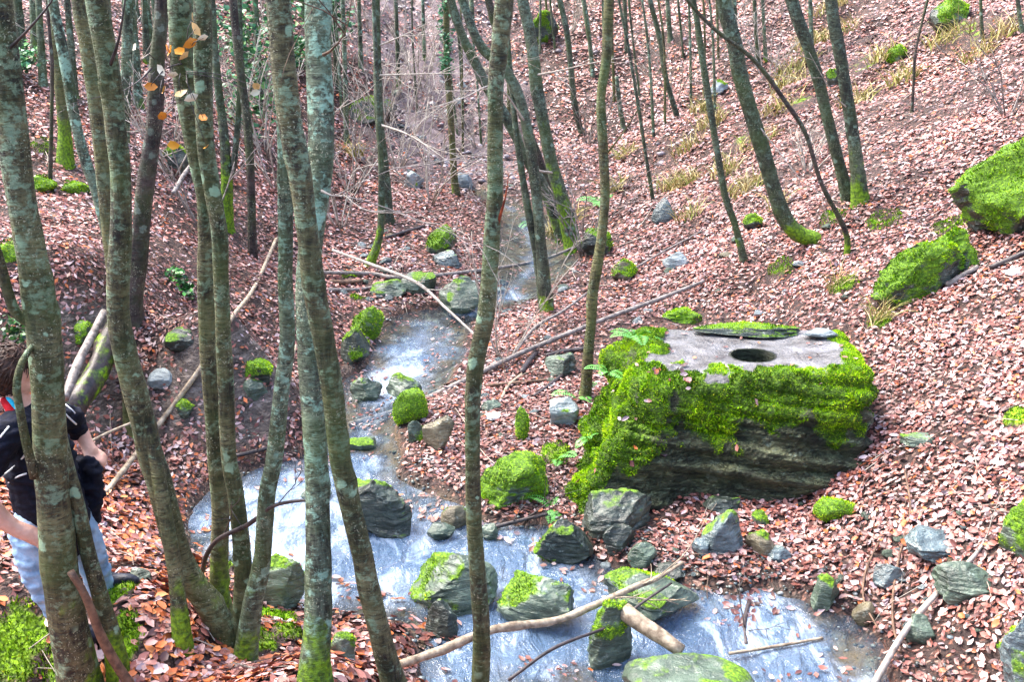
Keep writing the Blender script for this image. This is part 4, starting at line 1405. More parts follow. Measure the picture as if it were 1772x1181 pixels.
stick('long bare pole lying across the stream toward the right slope', [(605, 735, 10), (700, 706, 10), (800, 661, 10), (900, 612, 9), (1050, 551, 8), (1140, 518, 8), (1218, 487, 6)], WOOD_GREY, name='pole', cat='pole')
stick('pale slanted pole leaning from the left bank behind the stem pair', [(182, 855, 10), (270, 742, 10), (345, 640, 9), (400, 552, 8), (440, 498, 7), (478, 414, 6)], WOOD_PALE, name='pole', cat='pole')
stick('dark thin log across the stream upstream', [(555, 472, 7), (640, 474, 8), (700, 481, 8), (830, 468, 7), (930, 452, 6), (995, 428, 5)], WOOD_GREY, name='log', cat='log', twigs=2)
stick('short branch on the left bank below the upstream log', [(568, 502, 7), (620, 501, 6), (672, 493, 5)], WOOD_GREY)
stick('reddish branch piece on the left bank near the upstream log', [(570, 488, 9), (600, 489, 9), (628, 486, 7)], WOOD_BROWN)
stick('slender pale branch arching down to the upper pool', [(575, 433, 5), (640, 457, 6), (720, 489, 6), (770, 532, 5), (824, 582, 4)], TWIG_PALE, ends=(11.0, 9.6), twigs=4)
stick('gnarled pale branch lying over the rocks at the bottom', [(690, 1152, 15), (760, 1128, 16), (850, 1092, 15), (960, 1075, 15), (1040, 1044, 13), (1100, 1016, 11), (1140, 1000, 9), (1182, 974, 6)], WOOD_PALE, ends=(4.9, 5.75), twigs=3, rough=0.24, nseg=14)
stick('thin dark twig crossing below the gnarled pale branch', [(880, 1178, 6), (960, 1122, 6), (1060, 1082, 5), (1110, 1045, 5), (1162, 1010, 4)], WOOD_DARK, ends=(4.9, 5.6))
stick('thick pale weathered log end wedged between the rocks', [(1078, 1058, 30), (1120, 1088, 28), (1180, 1128, 24)], WOOD_PALE, name='log', cat='log', rough=0.22, nseg=16, ends=(5.35, 5.15), moss=0.25)
stick('whitish bare branch rising from the lower right corner', [(1512, 1185, 12), (1570, 1088, 11), (1640, 1008, 10), (1680, 970, 8), (1706, 935, 5)], TWIG_PALE, ends=(5.1, 5.9), twigs=4)
stick('short pinkish twig over the lower pool', [(1262, 1132, 6), (1340, 1120, 6), (1424, 1105, 5)], WOOD_PALE, ends=(5.35, 5.5))
stick('short dark stick lying on the lower pool', [(1291, 1118, 9), (1288, 1080, 9), (1296, 1042, 7)], WOOD_DARK, ends=(on_water(1290, 1116)[1], on_water(1293, 1046)[1]), twigs=2)
stick('thin looping vine in front of the lower right leaves', [(1560, 1130, 4), (1546, 1085, 5), (1546, 1025, 4), (1556, 965, 4), (1575, 885, 4), (1566, 815, 3)], WOOD_BROWN, ends=(5.4, 6.6), twigs=5)
stick('second thin vine left of the looping vine', [(1520, 1090, 3), (1495, 1040, 4), (1498, 990, 4), (1520, 940, 3)], WOOD_BROWN, ends=(5.5, 6.3), twigs=2)
stick('dark driftwood lying across the stream beside the centre trunk', [(655, 992, 7), (720, 972, 8), (800, 935, 9), (860, 912, 8), (948, 890, 6)], WOOD_DARK, twigs=5)
stick('small pale driftwood on the near side of the stream', [(660, 988, 7), (690, 976, 7), (735, 966, 5)], WOOD_BROWN, twigs=2)
stick('curved dark branch with a pale tip before the clump stems', [(348, 1004, 7), (356, 965, 8), (378, 934, 9), (430, 908, 9), (470, 878, 7), (510, 868, 6), (552, 866, 5)], WOOD_DARK, ends=(5.0, 4.6), twigs=2)
stick('short dark log piece right of the centre trunk', [(903, 645, 11), (914, 628, 12), (928, 610, 11)], WOOD_DARK, name='log', cat='log')
stick('dark stick lying left of the olive stem', [(945, 616, 9), (980, 608, 9), (1012, 604, 8)], WOOD_DARK)
stick('dark stick pointing at the flat-topped square stone', [(924, 686, 6), (950, 668, 8), (973, 650, 7)], WOOD_DARK)
stick('thin brown stick in the leaves behind the centre trunk', [(840, 668, 5), (900, 662, 5), (965, 656, 4)], WOOD_BROWN)
stick('pale crooked stick in the leaves right of the centre trunk', [(868, 690, 5), (880, 668, 6), (903, 648, 5)], WOOD_PALE, twigs=2)
stick('thin stick propped below the long pole', [(890, 612, 5), (925, 568, 6), (975, 538, 5), (1015, 508, 4)], WOOD_GREY, ends=(9.6, 10.6), twigs=2)
stick('dark leaning limb against the left bank', [(112, 690, 16), (135, 630, 16), (152, 595, 15), (180, 540, 12)], WOOD_GREY, ends=(7.0, 7.9), name='leaning_log', cat='log', nseg=10)
stick('thick mossy log leaning on the left bank', [(125, 712, 46), (160, 655, 44), (185, 605, 42), (205, 562, 38)], WOOD_DARK, ends=(7.2, 8.0), name='leaning_log', cat='log', moss=0.42, nseg=18, rough=0.22)
stick('light brown curved stem leaning before the mossy slim stem', [(122, 990, 13), (140, 1018, 14), (155, 1050, 15), (172, 1095, 16), (195, 1140, 17), (226, 1188, 18)], WOOD_BROWN, ends=(4.25, 4.3), nseg=10)
stick('grey stick beside the mossy ledge stone', [(1638, 494, 9), (1665, 478, 11), (1692, 462, 9)], WOOD_GREY)
stick('dark stick at the right edge of the slope', [(1712, 464, 8), (1740, 452, 11), (1785, 432, 9)], WOOD_DARK)
stick('pale rod standing behind the mint-lichened stem', [(480, 730, 5), (495, 665, 5), (512, 598, 4)], WOOD_PALE, ends=(8.0, 8.8))
stick('thin stick crossing the left hollow', [(150, 768, 5), (190, 748, 5), (228, 732, 4)], WOOD_PALE, ends=(6.9, 7.2))
stick('grey twig in the leaves left of the curving trunk', [(178, 912, 4), (215, 940, 5), (250, 968, 4), (300, 985, 3)], WOOD_GREY, twigs=2)
stick('dark stick by the left pool', [(205, 985, 6), (260, 982, 7), (320, 978, 5)], WOOD_DARK)
stick('thin curved twig lying before the mossy trunk foot', [(400, 1148, 4), (440, 1158, 5), (490, 1172, 4)], WOOD_GREY)
stick('pale twig at the bottom edge under the slanting trunk', [(560, 1178, 4), (610, 1170, 5), (668, 1165, 4)], WOOD_PALE)
stick('dark branch on the left bank upstream by the slim trunk', [(668, 412, 6), (700, 402, 7), (734, 392, 6)], WOOD_DARK)
stick('dark root-like stick left of the stout trunk', [(405, 790, 7), (440, 782, 8), (478, 772, 6)], WOOD_DARK, twigs=3)
stick('brown twig on the leaves high on the left slope', [(300, 335, 8), (320, 300, 8), (345, 268, 6)], WOOD_GREY, ends=(10.6, 11.6))
stick('thin broken branch on the leaf slope above the pale slab', [(1090, 470, 4), (1140, 440, 4), (1215, 400, 3)], WOOD_GREY)

# ------------------------------------------------------------------ extra limbs on standing trees
def limb(key, pts, mat, name='branch', twigs=0, seed=0, nseg=7):
    T = TREES[key]
    bp = np.array([P(px, py, T['Y'] + dy) for (px, py, dy, wd) in pts])
    rd = [0.5 * wd * (0.8 - 0.5 * i_ / (len(pts) - 1)) * depth_of(p) / FPX for i_, (p, (px, py, dy, wd)) in enumerate(zip(bp, pts))]
    tb = Tubes()
    tb.add(bp, rd, nseg=nseg, rough=0.05, seed=seed, step=0.05)
    b = link(name, tb.mesh(name, T['g']), T['o'], mat)
    r2 = np.random.default_rng(seed + 50)
    for k in range(twigs):
        f = r2.uniform(0.3, 0.95) * (len(bp) - 1)
        i = min(int(f), len(bp) - 2)
        p = bp[i] + (bp[i + 1] - bp[i]) * (f - i)
        d = (bp[i + 1] - bp[i]) / np.linalg.norm(bp[i + 1] - bp[i]) + r2.normal(0, 0.5, 3)
        tt = Tubes()
        twig_spray(tt, p, d, r2.uniform(0.3, 0.7), max(rd[i] * 0.5, 0.0025), 1, r2)
        link('twig', tt.mesh('twig', T['g']), b, mat)


limb('t6', [(860, 392, 0.0, 9), (869, 362, -0.05, 8), (876, 335, -0.06, 6), (880, 300, -0.05, 3)], WOOD_RED, name='broken_stub', seed=1)
limb('t9c', [(925, 130, 0, 6), (960, 124, -.3, 5), (1020, 110, -.6, 4.5), (1090, 97, -.9, 3)], TWIG_PALE, twigs=4, seed=3)
limb('t9b', [(912, 215, 0, 5), (860, 150, -.4, 5), (800, 170, -.9, 4), (720, 195, -1.4, 3)], TWIG_PALE, twigs=5, seed=4)
limb('t9c', [(960, 300, 0, 6), (925, 290, -.5, 5), (905, 240, -.9, 5), (880, 150, -1.2, 4), (870, 90, -1.4, 3)], TWIG_PALE, twigs=4, seed=5)
limb('t8', [(656, 215, 0, 6), (700, 230, -.5, 5), (735, 250, -.9, 4), (790, 290, -1.3, 3)], TWIG_PALE, twigs=5, seed=6)
limb('t8', [(654, 130, 0, 5), (720, 128, -.4, 4), (800, 126, -.8, 3)], TWIG_PALE, twigs=4, seed=7)
limb('t8', [(654, 80, 0, 5), (700, 60, -.3, 4), (760, 30, -.6, 3)], TWIG_PALE, twigs=3, seed=8)
limb('t7', [(1047, 270, 0, 5), (1085, 220, -.1, 4), (1120, 160, -.2, 3)], BARK_OLIVE, twigs=2, seed=9)
limb('t1', [(10, 90, 0, 10), (45, 55, -.1, 8), (85, 8, -.15, 7), (105, -30, -.2, 6)], WOOD_DARK, seed=10)
limb('t5b', [(556, 330, -.05, 6), (590, 340, -.1, 4), (640, 300, -.3, 3)], WOOD_GREY, twigs=3, seed=11)
limb('t5a', [(560, 95, -.05, 8), (575, 85, -.1, 6), (600, 50, -.15, 4), (610, -20, -.2, 3)], WOOD_BROWN, twigs=2, seed=12)
limb('t2b', [(190, 115, -.03, 9), (205, 70, -.08, 8), (215, 10, -.1, 7), (222, -40, -.1, 6)], WOOD_DARK, seed=13)
limb('t20', [(262, 118, -.1, 6), (240, 140, -.3, 4), (200, 165, -.5, 3)], WOOD_DARK, twigs=2, seed=14)
limb('t11', [(1300, 200, 0, 5), (1330, 240, -.1, 4), (1400, 330, -.3, 2.5)], TWIG_PALE, twigs=2, seed=15)
limb('t12b', [(1470, 190, 0, 4), (1440, 160, -.2, 3.5), (1400, 90, -.4, 3)], TWIG_PALE, twigs=2, seed=16)

_r = np.random.default_rng(15)
xs_ = sorted(_r.uniform(560, 1260, 24))
for i, x_ in enumerate(xs_):
    b_ = _r.uniform(150, 330) if x_ < 860 else _r.uniform(40, 250)
    w_ = _r.uniform(3.2, 6.0)
    dx = _r.uniform(5, 40)
    tree('gs%d' % i, 'thin bare sapling on the slope behind the stream, %s from the left' % ORD[i], [(x_ - dx, b_ - 330, w_ * .5), (x_ - dx * .4 + _r.normal(0, 5), b_ - 160, w_ * .8), (x_, b_, w_)], (BARK_SLIM, BARK_PALE, BARK_OLIVE)[i % 3],
         moss=0.3, nseg=6, height=4.5, name='sapling', cat='sapling', group='thin saplings on the gully slope', flare=0.1)

# bare shrubs: sprays of thin pale shoots
SHRUBS = [('pale bare shrub on the left bank behind the slim dark trunk', 612, 330, 1.5, 9), ('thin bare shrub at the foot of the rubble slope', 745, 352, 1.4, 7),
          ('spindly bare shoots beside the centre trunk above the pole', 872, 622, 1.15, 7), ('bare shrub on the bank left of the stream bend', 590, 395, 1.1, 6),
          ('dense bare shrub under the far trees at upper middle', 690, 290, 1.8, 8), ('bare twiggy shrub at the clump by the upstream pool', 1010, 440, 1.0, 7),
          ('bare shrub high on the right slope behind the swept-foot trunk', 1330, 140, 1.2, 7), ('bare shrub near the olive stem up the slope', 1170, 175, 1.0, 6),
          ('thin bare shrub on the left bank between the big trunks', 480, 330, 1.4, 6), ('bare shrub among leaves on the upper left slope', 300, 300, 1.2, 6),
          ('bare shrub left of the dark slim trunk', 350, 395, 0.9, 5),
          ('tangled bare shrub at the top of the gully', 730, 150, 1.8, 8), ('bare shrub on the gully bank below the tangled one', 660, 215, 1.6, 7), ('bare shrub right of the ivy-wrapped stem', 830, 260, 1.3, 7),
          ('bare shrub above the mossy far boulder', 985, 60, 1.2, 6), ('bare shrub on the slope left of the olive stem', 1020, 250, 1.0, 6), ('bare shrub at the very top between clump and gully', 640, 60, 2.0, 8),
          ('bare shrub at the far upper left between trunks', 200, 150, 1.5, 7), ('wide bare shrub under the evergreen bush', 460, 270, 1.4, 7), ('low bare shrub on the slope below the pair of trunks', 1400, 300, 0.8, 6),
          ('bare shrub at the right edge above the large mossy rock', 1745, 200, 0.9, 6)]
for i, (lab, px, py, h, n) in enumerate(SHRUBS):
    g = ground(px, py)
    t = empty('bare_shrub', g, lab, 'shrub', 'bare shrubs')
    r2 = np.random.default_rng(300 + i)
    for k in range(n):
        an = r2.uniform(0, 6.28)
        tb = Tubes()
        twig_spray(tb, g - np.array([0, 0, 0.03]) + np.array([math.cos(an), math.sin(an), 0]) * 0.04, (0.5 * math.cos(an), 0.5 * math.sin(an), 1.0), h * r2.uniform(0.6, 1.1), 0.0105 if g[1] > 11 else 0.006, 2, r2, 0.45)
        link('stem', tb.mesh('stem', g), t, TWIG_PALE if i % 5 else WOOD_GREY)

# ------------------------------------------------------------------ fallen leaves
PAL = np.array([srgb(136, 78, 66), srgb(164, 108, 96), srgb(188, 146, 138), srgb(204, 178, 174), srgb(112, 66, 60), srgb(86, 58, 56), srgb(190, 104, 56), srgb(160, 138, 144)])
PW = np.array([.20, .19, .17, .10, .14, .09, .04, .07])


def leaf_geo(n, L, asp, curl, rs, full):
    """n leaves in their own frame: returns (n, k, 3) verts and tri template"""
    if full:
        t = np.array([0.0, 0.30, 0.68, 1.0])
        wv = np.array([0.0, 0.5, 0.42, 0.0])
        V = np.zeros((n, 8, 3))
        for j, (k) in enumerate((0, 1, 2, 3)):
            V[:, j, 0] = (t[k] - 0.5) * L
        for j, (k, sg) in enumerate(((1, 1), (2, 1), (1, -1), (2, -1))):
            V[:, 4 + j, 0] = (t[k] - 0.47) * L
            V[:, 4 + j, 1] = sg * wv[k] * L * asp
            V[:, 4 + j, 2] = L * asp * rs.uniform(-0.05, 0.35, n)
        xn = V[:, :, 0] / L[:, None]
        V[:, :, 2] += curl[:, None] * (xn ** 2) * L[:, None] * 1.2
        T = np.array([[0, 1, 4], [1, 2, 5], [1, 5, 4], [2, 3, 5], [0, 6, 1], [1, 7, 2], [1, 6, 7], [2, 7, 3]])
    else:
        V = np.zeros((n, 4, 3))
        V[:, 0, 0] = -0.5 * L
        V[:, 1, 0] = 0.5 * L
        V[:, 2, 1] = 0.5 * L * asp
        V[:, 3, 1] = -0.5 * L * asp
        V[:, 2, 2] = L * asp * rs.uniform(-0.1, 0.4, n)
        V[:, 3, 2] = L * asp * rs.uniform(-0.1, 0.4, n)
        V[:, :2, 2] += (curl * L * 0.3)[:, None]
        T = np.array([[0, 1, 2], [0, 3, 1]])
    return V, T


def orient(V, pos, nrm, yaw, tilt, tdir):
    n = nrm + np.stack([np.cos(tdir) * np.tan(tilt), np.sin(tdir) * np.tan(tilt), np.zeros_like(tilt)], 1)
    n /= np.linalg.norm(n, axis=1)[:, None]
    a = np.stack([np.cos(yaw), np.sin(yaw), np.zeros_like(yaw)], 1)
    a -= n * (a * n).sum(1)[:, None]
    a /= np.linalg.norm(a, axis=1)[:, None]
    b = np.cross(n, a)
    return pos[:, None, :] + V[:, :, 0:1] * a[:, None] + V[:, :, 1:2] * b[:, None] + V[:, :, 2:3] * n[:, None]


def scatter_leaves():
    rs = np.random.default_rng(11)
    yb = np.linspace(3.6, 34, 400)
    rho = 2350 * np.minimum(1, (8.0 / yb)) ** 1.35
    width = 2 * (0.50 * yb * 1.02 + 1.1)
    pdf = rho * width
    tot = np.trapezoid(pdf, yb) if hasattr(np, 'trapezoid') else np.trapz(pdf, yb)
    N = int(tot)
    cdf = np.cumsum(pdf)
    cdf /= cdf[-1]
    y = np.interp(rs.random(N), cdf, yb)
    x = rs.uniform(-1, 1, N) * (0.50 * y * 1.02 + 1.1)
    z, slope, sd, bank, scree, bed, moss, wet, sx, sy = areas(x, y)
    sm = spot_moss(x, y)
    keep = np.ones(N)
    keep *= 1 - 0.35 * bank
    keep *= 1 - 0.5 * scree
    keep *= 1 - 0.84 * sstep(0.25, 0.7, sm + 0.3 * fbm2(x, y, 5, 3, 63))
    keep *= np.where(sd < 0.03, 0.0, 1) * (0.75 + 0.25 * sstep(0.0, 0.35, sd))
    keep *= np.clip(0.80 + 0.75 * fbm2(x, y, 1.3, 4, 61), 0.16, 1)
    k = rs.random(N) < keep
    # a few afloat near the shores
    fl = (sd < 0.0) & (sd > -0.35) & (rs.random(N) < 0.16 * np.clip(fbm2(x, y, 2.0, 3, 66) + 0.35, 0, 1))
    z = np.where(fl, zw_lin(y) + 0.012, z)
    k |= fl
    x, y, z, sx, sy, fl = x[k], y[k], z[k], sx[k], sy[k], fl[k]
    N = len(x)
    nrm = np.stack([-sx, -sy, np.ones(N)], 1)
    nrm /= np.linalg.norm(nrm, axis=1)[:, None]
    L = (0.026 + 0.046 * rs.beta(1.5, 2.2, N)) * (1 + 0.35 * sstep(8.0, 5.5, y) * sstep(0.4, -0.8, x)) * np.maximum(1, y / 9) ** 0.55
    asp = rs.uniform(0.36, 0.60, N)
    curl = rs.uniform(-0.05, 0.45, N)
    tilt = np.where(fl, 0.03, np.abs(rs.normal(0, 0.34, N)).clip(0, 1.25))
    pos = np.stack([x, y, z], 1) + nrm * np.where(fl, 0.0, rs.uniform(0.003, 0.026, N))[:, None]
    w = np.clip(PW * 1, 0, 1)
    ci = rs.choice(len(PAL), N, p=PW / PW.sum())
    tone = 0.97 + 0.42 * fbm2(x, y, 1.1, 4, 71) + rs.normal(0, 0.18, N)
    # under the hornbeams on the left the litter is fresher and more orange
    lf = sstep(-0.3, -1.2, x) * sstep(8.0, 6.5, y)
    ci = np.where(rs.random(N) < 0.42 * lf, rs.choice([6, 1, 8, 9], N), ci)
    P2 = np.vstack([PAL, srgb(206, 134, 84), srgb(178, 96, 52)])
    col = P2[ci] * np.clip(tone, 0.5, 1.5)[:, None]
    # wetter darker leaves lie along the shore
    dk = sstep(0.5, 0.0, poly_sd(x, y, SPOLY))
    col *= (1 - 0.35 * dk)[:, None]
    return x, y, pos, nrm, L, asp, curl, tilt, col, rs


x, y, pos, nrm, L, asp, curl, tilt, col, rs = scatter_leaves()
near = y < 7.2
VV, TT, CC, off = [], [], [], 0
# the 300 that show largest become single objects
pxx, pyy = in_px(pos[:, 0], pos[:, 1], pos[:, 2])
inf = (pxx > 5) & (pxx < 1767) & (pyy > 5) & (pyy < 1176)
score = np.where(inf, L / y, 0)
cand = np.argsort(-score)[:6000]
big = rs.choice(cand, 300, replace=False)
single = np.zeros(len(x), bool)
single[big] = True
for full, sel in ((True, near & ~single), (False, ~near & ~single)):
    n = int(sel.sum())
    V, T = leaf_geo(n, L[sel], asp[sel], curl[sel], rs, full)
    Wd = orient(V, pos[sel], nrm[sel], rs.uniform(0, 6.28, n), tilt[sel], rs.uniform(0, 6.28, n))
    kk = V.shape[1]
    VV.append(Wd.reshape(-1, 3))
    TT.append((T[None] + (np.arange(n) * kk)[:, None, None]).reshape(-1, 3) + off)
    CC.append(np.repeat(col[sel], kk, 0))
    off += n * kk
# leaves caught on the block
rs2 = np.random.default_rng(21)
cand = np.nonzero((BMK > 0.3) | BTOP)[0]
idx = rs2.choice(cand, 420)
bp = BV[idx]
bn = vert_normals(BV, BT)[idx]
ok = (bn[:, 2] > 0.55)
front_strip = np.array([ (b[1] < 7.42 and b[0] < 1.25) or rs2.random() < 0.22 for b in bp])
ok &= front_strip
bp, bn = bp[ok], bn[ok]
n = len(bp)
V, T = leaf_geo(n, rs2.uniform(0.03, 0.065, n), rs2.uniform(.45, .65, n), rs2.uniform(0, .5, n), rs2, True)
Wd = orient(V, bp + bn * 0.012, bn, rs2.uniform(0, 6.28, n), np.abs(rs2.normal(0, .3, n)), rs2.uniform(0, 6.28, n))
VV.append(Wd.reshape(-1, 3))
TT.append((T[None] + (np.arange(n) * 8)[:, None, None]).reshape(-1, 3) + off)
CC.append(np.repeat(PAL[rs2.choice(len(PAL), n)] * 0.85, 8, 0))
off += n * 8
me = build_mesh('leaf_litter', np.vstack(VV), np.vstack(TT), smooth=False, colors=np.vstack(CC))
o = link('leaf_litter', me, None, LEAF)
tag(o, 'thick carpet of reddish-brown fallen leaves covering the slopes', 'fallen leaves', None, 'stuff')

leaf_me = []
for c in range(len(PAL)):
    for s in range(2):
        V, T = leaf_geo(1, np.array([1.0]), np.array([0.5 + 0.14 * s]), np.array([0.1 + 0.3 * s]), rs, True)
        leaf_me.append(build_mesh('leaf', V[0], T, smooth=False, colors=np.repeat(PAL[c][None], 8, 0)))
        leaf_me[-1].materials.append(LEAF)
for i in big:
    o = bpy.data.objects.new('leaf', leaf_me[rs.integers(0, len(leaf_me))])
    COL.objects.link(o)
    o.parent = FLOOR
    o.location = pos[i] + nrm[i] * 0.012
    q = Vector(nrm[i] + rs.normal(0, 0.22, 3)).to_track_quat('Z', 'Y')
    o.rotation_mode = 'QUATERNION'
    o.rotation_quaternion = q @ Matrix.Rotation(rs.uniform(0, 6.28), 3, 'Z').to_quaternion()
    s = L[i] * 1.05
    o.scale = (s, s, s)

# ------------------------------------------------------------------ ground moss shoots and dry grass
def ground_moss():
    rs = np.random.default_rng(31)
    V, T, C, off = [], [], [], 0
    for (a, b, r) in gmoss_spots:
        if b > 12: continue
        n = int(min(7000, 9000 * r * r * 3.14))
        an, rr = rs.uniform(0, 6.28, n), np.sqrt(rs.random(n)) * r * 0.9
        x, y = a + rr * np.cos(an), b + rr * np.sin(an) / 0.75
        m = spot_moss(x, y) + 0.5 * fbm2(x, y, 6, 3, 8)
        k = (m > 0.55)
        x, y = x[k], y[k]
        n = len(x)
        if n < 3: continue
        z = terrain(x, y) + spot_moss(x, y) * 0.035 * (1 + fbm2(x, y, 9.0, 2, 8))
        p = np.stack([x, y, z], 1)
        h = 0.02 * rs.uniform(0.5, 1.3, n)
        d = rs.normal(0, 0.4, (n, 3)) + np.array([0, 0, 1.0])
        d /= np.linalg.norm(d, axis=1)[:, None]
        s = np.cross(d, rs.normal(0, 1, (n, 3)))
        s /= np.linalg.norm(s, axis=1)[:, None]
        V.append(np.stack([p - s * (h * .25)[:, None], p + s * (h * .25)[:, None], p + d * h[:, None]], 1).reshape(-1, 3))
        T.append(np.arange(3 * n).reshape(n, 3) + off)
        C.append(np.repeat(MOSS_PAL[rs.choice(6, n, p=[.32, .26, .14, .05, .03, .2])] * np.clip(0.8 + 0.4 * fbm2(x, y, 8, 3, 9), .4, 1.2)[:, None], 3, 0))
        off += 3 * n
    o = link('ground_moss', build_mesh('ground_moss', np.vstack(V), np.vstack(T), smooth=False, colors=np.vstack(C)), None, MOSS)
    tag(o, 'low bright green moss growing on the ground in patches', 'moss', None, 'stuff')


ground_moss()


def blades(spots, name, label, pal, cat, lens, droop, seed, wid=0.004):
    rs = np.random.default_rng(seed)
    V, Q, C, off = [], [], [], 0
    for (px, py, r, n) in spots:
        n = n * 2
        r = r * 1.25
        g = ground(px, py)
        rad = r * depth_of(g) / FPX
        for k in range(n):
            an, rr = rs.uniform(0, 6.28), rad * math.sqrt(rs.random())
            x, y = g[0] + rr * math.cos(an), g[1] + rr * math.sin(an)
            b = np.array([x, y, g[2] + 0.0])
            b[2] = tz(x, y) if k % 8 == 0 else g[2] + (x - g[0]) * 0.45 * (g[0] > 1)
            an2 = rs.uniform(0, 6.28)
            d = np.array([math.cos(an2) * 0.5, math.sin(an2) * 0.5 - 0.1, 1.0]) + rs.normal(0, 0.15, 3)
            d /= np.linalg.norm(d)
            L_ = rs.uniform(*lens)
            s = np.cross(d, rs.normal(0, 1, 3))
            s /= np.linalg.norm(s)
            p = b.copy()
            w = wid * max(1, g[1] / 9)
            for j in range(4):
                ww = w * (1 - j / 3.3)
                V += [p - s * ww, p + s * ww]
                p = p + d * L_ / 3
                d = d + np.array([0, 0, -droop]) + rs.normal(0, 0.05, 3)
                d /= np.linalg.norm(d)
            for j in range(3):
                Q.append([off + 2 * j, off + 2 * j + 1, off + 2 * j + 3, off + 2 * j + 2])
            C += [pal[rs.integers(0, len(pal))] * rs.uniform(0.8, 1.15)] * 8
            off += 8
    o = link(name, build_mesh(name, np.array(V), None, np.array(Q), colors=np.array(C)), None, GRASS)
    tag(o, label, cat, None, 'stuff')


blades([(1375, 120, 30, 60), (1395, 80, 25, 50), (1290, 330, 30, 50), (1185, 320, 22, 50), (1160, 330, 20, 40), (1350, 190, 30, 50), (1310, 250, 26, 40), (1230, 215, 22, 50), (1215, 190, 18, 40), (1480, 180, 25, 40), (1560, 140, 22, 40), (1530, 100, 22, 40), (1640, 70, 30, 50), (1690, 100, 24, 40),
        (1450, 60, 28, 50), (1430, 20, 28, 50), (1190, 260, 22, 40), (1520, 560, 16, 35), (1450, 500, 14, 25), (1365, 150, 26, 50), (1190, 380, 18, 25), (1060, 330, 14, 30), (1255, 300, 20, 40), (1750, 370, 14, 30), (1740, 60, 22, 40), (610, 270, 16, 40), (1345, 360, 14, 20), (985, 380, 18, 40), (960, 410, 14, 30), (1080, 270, 14, 30)],
       'dry_grass', 'straw-coloured and green dry grass tufts on the slopes', [srgb(196, 178, 120), srgb(176, 160, 96), srgb(206, 190, 140), srgb(132, 140, 60)], 'grass', (0.16, 0.38), 0.42, 41, 0.0055)

# ------------------------------------------------------------------ ferns
def frond_mesh(L_, seed):
    rs = np.random.default_rng(seed)
    V, T, C = [], [], []
    n = 13
    pts = []
    p, d = np.zeros(3), np.array([0.75, 0, 0.75])
    for i in range(n + 1):
        pts.append(p.copy())
        p = p + d / np.linalg.norm(d) * L_ / n
        d = d + np.array([0.02, 0, -0.115])
    g = srgb(92, 158, 66)
    for i in range(n):
        a, b = pts[i], pts[i + 1]
        k = len(V)
        V += [a + (0, .0018, 0), a - np.array((0, .0018, 0)), b]
        T.append([k, k + 1, k + 2]); C += [g * .6] * 3
        if i > 1:
            ll = L_ * 0.26 * math.sin(math.pi * (0.12 + 0.86 * i / n)) + 0.006
            for sg in (1, -1):
                k = len(V)
                tip = a + np.array([0.35 * ll, sg * ll, -0.12 * ll + rs.normal(0, .004)])
                mid = (a + tip) / 2
                w = L_ / n * 0.46
                t_ = (b - a) / np.linalg.norm(b - a)
                V += [a, mid + t_ * w, tip, mid - t_ * w]
                T += [[k, k + 1, k + 2], [k, k + 2, k + 3]]
                C += [g * rs.uniform(.75, 1.25)] * 4
    me = build_mesh('frond', np.array(V), np.array(T), smooth=False, colors=np.array(C))
    me.materials.append(GREEN_LEAF)
    return me


FR = [frond_mesh(1.0, 60 + k) for k in range(3)]
def fern(label, p, n, size, seed):
    rs = np.random.default_rng(seed)
    t = empty('fern', p, label, 'fern', 'ferns growing round the big block')
    for k in range(n):
        f = link('frond', FR[k % 3], t)
        f.rotation_euler = (rs.normal(0, .15), rs.normal(0.05, .25), k * 6.28 / n + rs.normal(0, .3))
        s = size * rs.uniform(.7, 1.15)
        f.scale = (s, s, s)


def bpick(px, py):
    """nearest point of the block surface along the line of sight through a pixel"""
    qx, qy = in_px(BV[:, 0], BV[:, 1], BV[:, 2])
    d = (qx - px) ** 2 + (qy - py) ** 2
    c = np.nonzero(d < max(64, d.min() * 1.5))[0]
    return BV[c[np.argmin(BV[c, 1])]]


fern('light green fern on the top left corner of the block', bpick(1090, 585) + np.array([0, 0, .01]), 7, 0.26, 1)
fern('small fern hanging at the left flank of the block, upper', bpick(1050, 640), 6, 0.22, 2)
fern('pale fern frond beside the olive stem foot', ground(1000, 690), 5, 0.24, 3)
fern('fern in the moss between mossy block and big block', ground(965, 800), 7, 0.24, 4)
fern('tiny fern in the hollow of the block flank', bpick(1015, 760), 5, 0.14, 5)
fern('small fern at the lower left foot of the block', ground(955, 880), 6, 0.2, 6)
fern('fern on the slope right of the clump', ground(1040, 355), 7, 0.34, 7)
fern('fern by the pale leaning stem upstream', ground(920, 385), 6, 0.3, 8)

